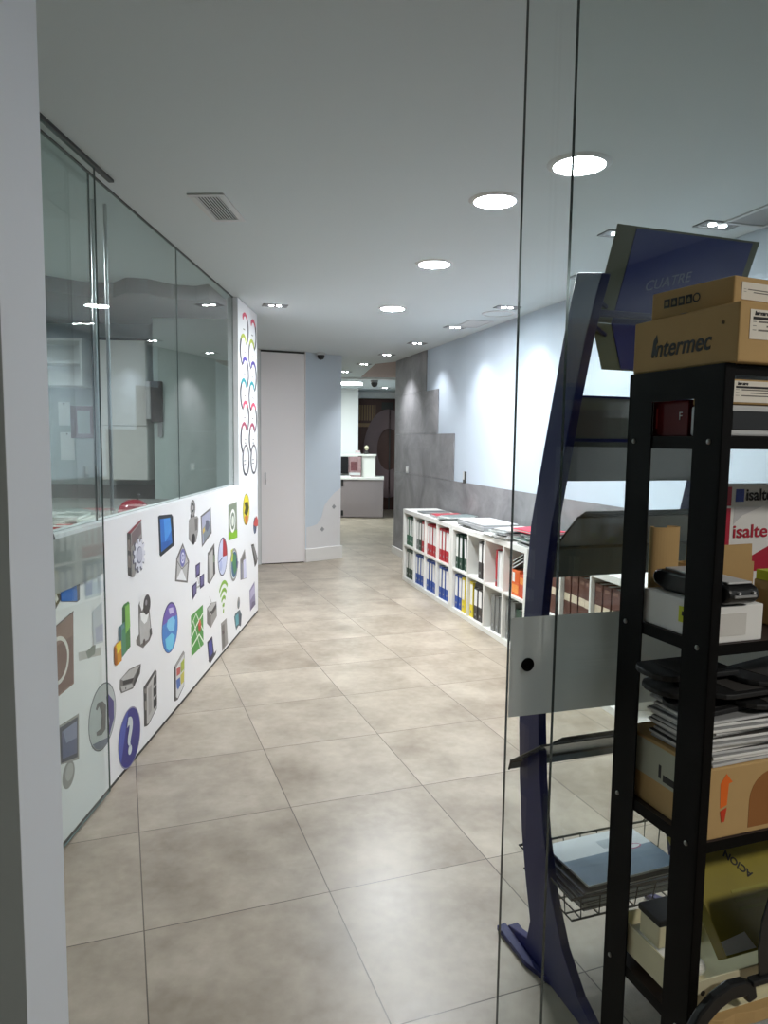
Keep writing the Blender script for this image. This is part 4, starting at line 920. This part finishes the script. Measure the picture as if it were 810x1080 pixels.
for j in range(n+1):
    a = -PI*.5-2.6+5.2*j/n
    for q in (.033, .0305): vs += [(q*math.cos(a), q*math.sin(a)*.5, .0022), (q*math.cos(a), q*math.sin(a)*.5, .172)]
for j in range(n):
    a = 4*j; c_ = 4*(j+1)
    fs += [(a, c_, c_+1, a+1), (a+2, a+3, c_+3, c_+2), (a+1, c_+1, c_+3, a+3)]
tr_ = on_rack('cardboard_roll', 'open brown cardboard roll standing behind the black scanner', 'cardboard', .082, .0, z2)
cv.add(vs, fs, M_card).build('roll', tr_)
MB().lathe([(.030, 0), (.030, .002), (.001, .002)], M_card2, 24, Matrix.Diagonal((1, .5, 1, 1))).build('end_disc', tr_)
t = on_rack('printed_box', 'white printed box with red isalte lettering at the back of the shelf', 'box', .240, .018, z2)
carton(t, .24, .034, .252, M_paper, bevel=.001)
M_isr = mat('crimson_print', (178, 22, 52), .45); M_isb = mat('royal_blue_print', (34, 60, 160), .45)
pr = MB().box(.0, .019, -.0008, -.0002, .208, .247, M_isr).box(.0, .019, -.0008, -.0002, .0, .203, M_isr).box(.030, .052, -.0008, -.0002, .216, .242, M_isb)
pr.prism([(.075, -.0008, .10), (.14, -.0008, .128), (.24, -.0008, .09), (.24, -.0008, .07), (.09, -.0008, .07)], (0, .0006, 0), M_isr)
pr.prism([(.028, -.0006, .17), (.05, -.0006, .188), (.10, -.0006, .205), (.028, -.0006, .205)], (0, .0004, 0), mat('pale_grey_print', (206, 206, 208), .5))
pr.build('print', t)
text('lettering', 'isalte', .038, M_isr, t, T_front(.026, -.0012, .142), bold=.0006, wide=1.2)
text('small_lettering', 'isalte', .034, M_ink, t, T_front(.056, -.0012, .219), bold=.0006)
t = on_rack('cardboard_box', 'low cardboard box with yellow lid strip at the right edge of the middle shelf', 'box', .212, -.20, z2)
carton(t, .16, .105, .082, M_card); MB().box(.0, .06, .06, .10, .0822, .1, mat('yellow_tag', (206, 214, 36), .5)).build('yellow_pack', t)
# --- third shelf
z3 = SH[2]+.0095
t = on_rack('cardboard_box', 'brown cardboard box with orange arrow sticker, under the stack of sleeves', 'box', .014, -.208, z3)
carton(t, .34, .212, .128, M_card)
M_orng = mat('orange_sticker', (236, 110, 30), .5)
ar = MB().prism([(.034, -.0006, .10), (.046, -.0006, .116), (.06, -.0006, .10), (.052, -.0006, .098), (.05, -.0006, .06), (.036, -.0006, .055)], (0, .0004, 0), M_orng)
ar.prism([(.036, -.001, .05), (.05, -.001, .055), (.046, -.001, .03), (.04, -.001, .03)], (0, .0006, 0), mat('red_orange_print', (206, 62, 30), .5)); ar.build('arrow_sticker', t)
pa = [(.10, .01), (.10, .06)]+[(.10+.05*(1-math.cos(a)), .06+.05*math.sin(a)) for a in [PI/2*k/6 for k in range(1, 7)]]+[(.26, .11), (.26, .01)]
MB().prism([(x, -.0005, z) for x, z in pa], (0, .0004, 0), mat('darker_cardboard', (150, 98, 50), .85)).build('worn_patch', t)
lf_ = MB().box(-.0008, -.0002, .06, .185, .055, .122, mat('greenish_label', (176, 178, 160), .7)); lf_.box(-.001, -.0008, .07, .1, .062, .075, M_ink).box(-.001, -.0008, .105, .112, .065, .09, M_ink); lf_.box(-.0008, -.0002, .02, .052, .004, .122, mat('pale_label', (206, 202, 186), .7))
lf_.build('side_label', t)
MB().box(.03, .14, .01, .06, .1282, .1286, M_label).build('top_label', t)
zz = z3+.1288
for j in range(13):
    hh = .0062; a = random.uniform(-.05, .05)
    o = on_rack('paper_sleeve', f"{ORD[j] if j < 12 else 'topmost'} white sleeve from below in the stack on the cardboard box", 'sleeve', .028+random.uniform(-.008, .008), -.203+random.uniform(-.006, .006), zz, a, 'white sleeves on the cardboard box')
    MB().box(0, .24, 0, .15, 0, hh-.0016, M_paper if j % 3 else M_lgrey).build('sleeve', o, bevel=.001)
    MB().box(.001, .239, .002, .148, hh-.0015, hh-.0003, M_dark if j % 2 else M_greyp).build('insert', o)
    zz += hh
for j, (x, y, rz, L) in enumerate(((.006, -.19, .12, .17), (.10, -.205, -.10, .19), (-.018, -.149, .0, .16), (.04, -.2, .02, .2), (.14, -.2, .22, .18), (-.032, -.148, .01, .17))):
    t = on_rack('black_case', ['lowest black flat case on the white sleeves', 'second black flat case from below, overlapping to the right', 'third black flat case from below, sticking out to the left', 'fourth black flat case from below on the sleeves', 'black flat case near the right edge with raised corner', 'topmost black flat case with rounded end pointing left'][j], 'case', x, y, zz+.0003, rz, 'black cases on the white sleeves')
    n = 8; pts = [(.045*(1-math.sin(PI*k/n))*.8, .05-.05*math.cos(PI*k/n), 0) for k in range(n+1)]+[(L, .1, 0), (L, 0, 0)]
    MB().prism(pts, (0, 0, .0095), M_blackm).build('shell', t, bevel=.002)
    MB().box(.05, L-.01, .012, .088, .0096, .0104, M_dark).build('lid_inlay', t)
    zz += .0108
# --- fourth shelf
z4 = SH[3]+.0095
t = on_rack('cardboard_sheet', 'torn flat piece of cardboard under the cream metal frame', 'cardboard', .03, -.236, z4)
MB().prism([(.0, .01, 0), (.03, 0, 0), (.06, .006, 0), (.1, 0, 0), (.4, 0, 0), (.4, .2, 0), (.0, .2, 0)], (0, 0, .024), M_card).build('sheet', t, bevel=.001)
t = on_rack('metal_channel', 'cream metal channel with round holes on the lower shelf', 'metal part', .008, -.207, z4+.0245)
ch = MB().box(0, .5, 0, .21, 0, .003, M_cream).box(0, .003, 0, .21, .003, .058, M_cream).box(.003, .5, 0, .003, .003, .058, M_cream).box(.003, .5, .207, .21, .003, .05, M_cream)
ch.box(.03, .5, -.012, .0, -.0005, .002, M_cream).build('channel', t, bevel=.0008)
for y in (.05, .022): MB().prism([(-.0006, y+.005*math.cos(2*PI*k/14), .034+.005*math.sin(2*PI*k/14)) for k in range(14)], (.0006, 0, 0), M_ink).build('hole', t)
for x in (.03, .14, .25): MB().prism([(x+.005*math.cos(2*PI*k/14), -.0006, .034+.005*math.sin(2*PI*k/14)) for k in range(14)], (0, .0006, 0), M_ink).build('hole', t)
MB().box(.0035, .1, .06, .2, .0035, .03, M_paper).build('white_roll', t, bevel=.01)
t = on_rack('cream_adapter', 'small cream box with black cap between the two left posts', 'device', .014, -.12, z4+.0833)
MB().box(0, .06, 0, .055, 0, .045, M_cream).build('body', t, bevel=.003); MB().box(-.003, .064, -.003, .058, .0452, .058, M_blackm).build('cap', t, bevel=.002)
t = on_rack('yellow_folder_box', 'slanted yellow box with upside-down black lettering on the lower shelf', 'box', .118, -.20, z4+.085)
M_yel = mat('olive_yellow_card', (142, 130, 42), .3, var=.15)
A, B = Vector((0, .02, .0)), Vector((0, .17, .16))
nrm = Vector((0, -(B-A).z, (B-A).y)).normalized()
MB().prism([A, A+Vector((.42, 0, 0)), B+Vector((.42, 0, 0)), B], -nrm*.03, M_yel).build('body', t, bevel=.002)
MB().prism([A+nrm*.0002+(B-A)*.02, A+nrm*.0002+(B-A)*.02+Vector((.07, 0, 0)), A+(B-A)*.15+Vector((.06, 0, 0))+nrm*.0002, A+(B-A)*.12+nrm*.0002], nrm*.0006, M_paper).build('white_strip', t)
up_ = -(B-A).normalized(); xd = Vector((-1, 0, 0)); c, s_ = math.cos(-.9), math.sin(-.9)
X3 = xd*c+up_*s_; Y3 = up_*c-xd*s_; O3 = A+(B-A)*.93+Vector((.052, 0, 0))+nrm*.0006-X3*.118
TT3 = Matrix(((X3.x, Y3.x, nrm.x, O3.x), (X3.y, Y3.y, nrm.y, O3.y), (X3.z, Y3.z, nrm.z, O3.z), (0, 0, 0, 1)))
text('lettering', 'ACION', .02, M_ink, t, TT3, align='LEFT', alignv='TOP', bold=.0005)
pb_ = MB()
for k in range(3): pb_.prism([A+(B-A)*(.3+.07*k)+Vector((.07, 0, 0))+nrm*.0002, A+(B-A)*(.3+.07*k)+Vector((.16, 0, 0))+nrm*.0002, A+(B-A)*(.325+.07*k)+Vector((.16, 0, 0))+nrm*.0002, A+(B-A)*(.325+.07*k)+Vector((.07, 0, 0))+nrm*.0002], nrm*.0006, mat('dull_yellow_print', (146, 140, 50), .4))
pb_.build('print', t)
t = on_rack('black_visor', 'curved black plastic cover leaning over the yellow box at the right edge', 'cover', -.017, -.24, 0)
vz = MB(); vs = []; fs = []
for j, (x, z) in enumerate(((.148, .60), (.142, .655), (.146, .705), (.158, .745), (.176, .782))):
    vs += [(x, 0, z), (x+.16, .0, z), (x, .004, z), (x+.16, .004, z)]
for j in range(4):
    a = 4*j; b_ = a+4; fs += [(a, a+1, b_+1, b_), (a+2, b_+2, b_+3, a+3), (a, b_, b_+2, a+2), (a+1, a+3, b_+3, b_+1)]
fs += [(0, 2, 3, 1), (16, 17, 19, 18)]
vz.add(vs, fs, M_smokeb).build('cover', t); MB().box(.128, .33, -.006, .01, .589, .5995, M_blackm).build('hinge', t, bevel=.002)
t = on_rack('plastic_arch', 'curved black plastic arch hooked over the front of the lower shelf', 'plastic arch', -.018, -.243, .008)
hp = [(.0, .500), (.012, .522), (.03, .548), (.055, .568), (.085, .580), (.112, .580), (.128, .574), (.135, .552)]
hm = MB()
w0 = [.017, .017, .0175, .018, .018, .0175, .016, .012]
o_ = []; i_ = []
for k, (x, z) in enumerate(hp):
    a = Vector(hp[max(0, k-1)]); b = Vector(hp[min(len(hp)-1, k+1)]); tt = (b-a).normalized(); nn = Vector((-tt.y, tt.x))*w0[k]*.85
    o_.append((x+nn.x, 0, z+nn.y)); i_.append((x-nn.x, 0, z-nn.y))
k = len(hp)
hm.add([(x, y+dy, z) for dy in (0, .016) for x, y, z in o_+i_], [(j, j+1, k+j+1, k+j) for j in range(k-1)]+[(2*k+j, 3*k+j, 3*k+j+1, 2*k+j+1) for j in range(k-1)]+[(j, 2*k+j, 2*k+j+1, j+1) for j in range(k-1)]+[(k+j, k+j+1, 3*k+j+1, 3*k+j) for j in range(k-1)]+[(0, k, 3*k, 2*k), (k-1, 3*k-1, 4*k-1, 2*k-1)], M_black)
hm.build('grip', t, bevel=.004, smooth=False)
# ------------------------------------------------------------------ office behind the partition glass
M_off = mat('office_wall_paint', (176, 184, 182), .85, var=.02, scale=2)
struct(MB().box(-5, -1.9, 6.3, 6.42, 0, 2.6, M_off).build('wall_office_back'))
struct(MB().box(-1.9, -1.24, 5.95, 6.4, 0, 2.6, mat('pale_green_wall_paint', (206, 220, 216), .8, var=.015, scale=2)).build('wall_office_column'))
wv = [(-5, 4.55), (-3.2, 4.6), (-2.6, 4.62), (-2.35, 4.85), (-2.1, 5.1), (-1.9, 5.12), (-1.75, 4.95), (-1.62, 4.98), (-1.5, 5.15), (-1.35, 5.2), (-1.24, 5.12), (-1.24, 6.3), (-5, 6.3)]
struct(MB().prism([(x, y, 2.5) for x, y in wv], (0, 0, .1), M_brown).build('trim_8'))
struct(MB().box(-5, -1.9, 6.27, 6.3, 0, 1.12, mat('office_dado', (120, 122, 120), .8)).build('trim_9'))
t = thing('wall_cabinet', 'tall white two-door wall cabinet seen through the partition glass', 'cabinet', (-2.16, 6.1, 1.18))
MB().box(-.2, .2, -.13, .165, 0, 1.14, M_white).build('body', t, bevel=.002)
for z0, z1 in ((.004, .445), (.451, 1.136)): MB().box(-.198, .198, -.15, -.131, z0, z1, M_white).build('door', t, bevel=.002)
MB().box(-.21, .21, -.155, .165, 1.1405, 1.16, M_dark).build('top_trim', t)
t = thing('wall_cabinet', 'small white shelf cabinet at the far left of the office', 'cabinet', (-2.78, 6.1, 1.95))
MB().box(-.3, .3, -.15, .165, 0, .02, M_white).box(-.3, .3, -.15, .165, .36, .38, M_white).box(-.3, -.28, -.15, .165, .02, .36, M_white).box(.28, .3, -.15, .165, .02, .36, M_white).box(-.28, .28, .15, .165, .02, .36, M_white).build('frame', t)
MB().box(-.28, .28, -.13, .15, .18, .195, M_white).build('shelf', t)
t = thing('wall_intercom', 'dark wall-mounted handset on the pale green office wall', 'intercom', (-1.86, 5.95, 1.66))
MB().box(-.05, .04, -.045, 0, 0, .33, M_dark).build('body', t, bevel=.006); MB().box(-.09, -.052, -.05, 0, .02, .33, M_lgrey).build('handset', t, bevel=.008); MB().box(.0, .035, -.03, 0, -.12, -.002, M_greyp).build('cable_cover', t)
for j, (x, z, w_, h_, nm, lab) in enumerate(((-2.79, 1.73, .1, .2, 'pinned_sheet', 'upper white sheet pinned to the office back wall'), (-2.77, 1.45, .12, .24, 'pinned_sheet', 'lower white sheet pinned to the office back wall'))):
    t = thing(nm, lab, 'paper sheet', (x, 6.3, z), 0, 'sheets pinned to the office wall')  # plain white paper sheets pinned to the wall, not posters
    MB().box(-w_/2, w_/2, -.004, 0, -h_/2, h_/2, M_paper).build('sheet', t); MB().box(-.006, .006, -.009, -.0042, h_/2-.02, h_/2-.008, M_dark).build('pin', t)
t = thing('framed_picture', 'square reddish framed picture on the office back wall', 'picture', (-2.62, 6.3, 1.66))
MB().box(-.11, .11, -.02, 0, -.14, .14, mat('reddish_frame', (112, 74, 76), .6)).build('frame', t, bevel=.003); MB().box(-.05, .06, -.0225, -.0205, -.1, .1, M_off).build('mat_board', t)
t = thing('office_counter', 'long grey counter with light edge behind the partition', 'counter', (-1.9, 3.7, 0))
MB().box(-.6, .6, -1.7, 1.75, 1.03, 1.07, mat('grey_worktop', (128, 128, 124), .45)).build('worktop', t, bevel=.003)
MB().box(-.58, -.54, -1.68, 1.73, 0, 1.03, M_white).box(.5, .54, -1.68, 1.73, 0, 1.03, M_white).build('side_panel', t)
MB().box(-.54, .5, -1.66, -1.63, 0, 1.03, M_white).box(-.54, .5, 1.68, 1.71, 0, 1.03, M_white).build('end_panel', t)
t = thing('red_dome', 'glossy dark red dome standing on the counter behind the glass', 'dome', (-1.45, 4.15, 1.0705))
MB().lathe([(.092, 0), (.092, .012), (.089, .04), (.078, .068), (.058, .09), (.03, .103), (.001, .107)], mat('dark_red_gloss', (150, 22, 44), .15), 36).build('dome', t, smooth=True)
MB().lathe([(.096, -.0), (.098, .006), (.093, .011)], M_dark, 36).build('base_ring', t, smooth=True); MB().tube([(.02, .0, .1), (.028, 0, .125)], .004, M_dark).lathe([(.008, .122), (.01, .13), (.006, .138), (.001, .139)], M_dark, 12, Matrix.Translation((.028, 0, 0))).build('knob', t)
for x, y, lab in ((-1.335, 3.36, 'steel pole behind the glass joint, left of the pair'), (-1.30, 3.42, 'steel pole behind the glass joint, right of the pair')):
    t = thing('steel_pole', lab, 'pole', (x, y, 1.0705), 0, 'steel poles behind the glass joint')
    MB().lathe([(.03, 0), (.03, .015), (.02, .03), (.017, .075), (.012, .08)], M_black, 20).build('base', t, smooth=True); MB().tube([(0, 0, .08), (0, 0, 1.525)], .0085, M_chrome, 12).build('shaft', t, smooth=True)
pile(-1.74, 3.15, 4, '%s dark folder from below in the pile on the counter near the front', 'dark folders on the office counter', [(52, 54, 54), (120, 122, 118), (70, 70, 70)], T0=Matrix(), z0=1.0705, h=(.012, .02), name='document_folder', cat='folder')
pile(-1.62, 3.6, 5, '%s paper pad from below in the pale pile on the counter', 'paper pads on the office counter', [(206, 208, 204), (150, 152, 148), (216, 216, 212)], T0=Matrix(), z0=1.0705, h=(.010, .016), name='paper_pad', cat='paper pad')
t = thing('red_box', 'low red box lying on the office counter next to the steel poles', 'box', (-1.47, 3.32, 1.0705), .2)
MB().box(-.07, .05, -.1, .1, 0, .045, mat('red_carton', (170, 28, 34), .5)).build('carton', t, bevel=.002); MB().box(-.072, .052, -.03, .03, .0455, .047, M_lgrey).build('label', t)
t = thing('document_tray', 'white document tray on the office counter at the far left', 'tray', (-1.85, 2.75, 1.0705), .1)
MB().box(-.13, .13, -.17, .17, 0, .004, M_lgrey).box(-.13, -.126, -.17, .17, .004, .06, M_lgrey).box(.126, .13, -.17, .17, .004, .06, M_lgrey).box(-.126, .126, .166, .17, .004, .06, M_lgrey).build('tray', t); MB().box(-.12, .12, -.16, .16, .0045, .03, M_paper).build('papers', t)

# ------------------------------------------------------------------ reception desk at the end of the corridor
t = thing('reception_desk', 'reception desk with grey-mauve front and raised white counter', 'desk', (-.02, 14.2, 0))
M_mauve = mat('grey_mauve_laminate', (140, 130, 132), .5, var=.02)
MB().box(-1.9, 0, 0, .03, .02, .765, M_mauve).box(-.03, 0, .03, .7, .02, .765, M_mauve).build('front_panel', t, bevel=.002)
MB().box(-1.95, .01, -.02, .72, .766, .81, M_white).build('worktop', t, bevel=.003)
MB().box(-.44, -.17, .3, .36, .811, 1.225, M_white).box(-.44, -.38, .36, .66, .811, 1.225, M_white).box(-.23, -.17, .36, .66, .811, 1.225, M_white).build('raised_counter', t, bevel=.002)
MB().box(-1.75, -.15, .26, .7, 1.226, 1.26, M_white).build('counter_top', t, bevel=.003)
for z0, z1 in ((.05, .15), (.63, .76)): MB().box(-.835, -.79, -.012, -.0005, z0, z1, M_blackm).build('hinge', t)
t = thing('computer_monitor', 'black computer monitor on the reception desk, cut by the wall edge', 'monitor', (-.86, 14.42, .8105))
MB().box(-.22, .13, 0, .03, .06, .40, M_black).build('screen', t, bevel=.004); MB().box(-.07, -.01, .01, .03, .005, .06, M_black).box(-.13, .05, -.06, .09, 0, .006, M_black).build('stand', t)
t = thing('framed_photo', 'photo print with reddish picture standing on the reception desk', 'picture', (-.60, 14.45, .8105), -.1)
MB().box(-.13, .13, 0, .015, 0, .40, mat('photo_print', (150, 122, 124), .5, var=.5, scale=14)).build('print', t); MB().box(-.08, .06, -.003, -.001, .12, .3, mat('dark_photo_print', (104, 62, 66), .5, var=.7, scale=26)).box(-.12, .12, -.003, -.001, .03, .08, M_lgrey).build('picture_detail', t)
MB().box(-.1, .1, .016, .08, 0, .006, M_lgrey).build('foot', t)
t = thing('paper_stack', 'low white papers lying on the reception desk worktop', 'papers', (-.78, 14.28, .8105), .2)
MB().box(-.1, .1, -.05, .06, 0, .02, M_paper).build('sheets', t); MB().box(-.08, .09, -.05, .04, .0205, .03, M_lgrey).build('top_sheet', t)
t = thing('small_figurine', 'small dark ornament with pale top on the reception counter', 'ornament', (-.37, 14.66, 1.2605))
MB().lathe([(.05, 0), (.055, .02), (.03, .05), (.02, .075)], M_dark, 18).build('base', t, smooth=True); MB().lathe([(.015, .075), (.035, .1), (.045, .13), (.03, .165), (.001, .18)], M_cream, 18).build('head', t, smooth=True)
t = thing('card_holder', 'pale low card holder on the reception counter', 'card holder', (-.55, 14.62, 1.2605))
MB().box(-.06, .06, -.03, .03, 0, .03, M_lgrey).build('base', t, bevel=.003); MB().box(-.05, .05, -.006, .004, .03, .07, mat('pink_card', (214, 190, 190), .6)).build('cards', t)
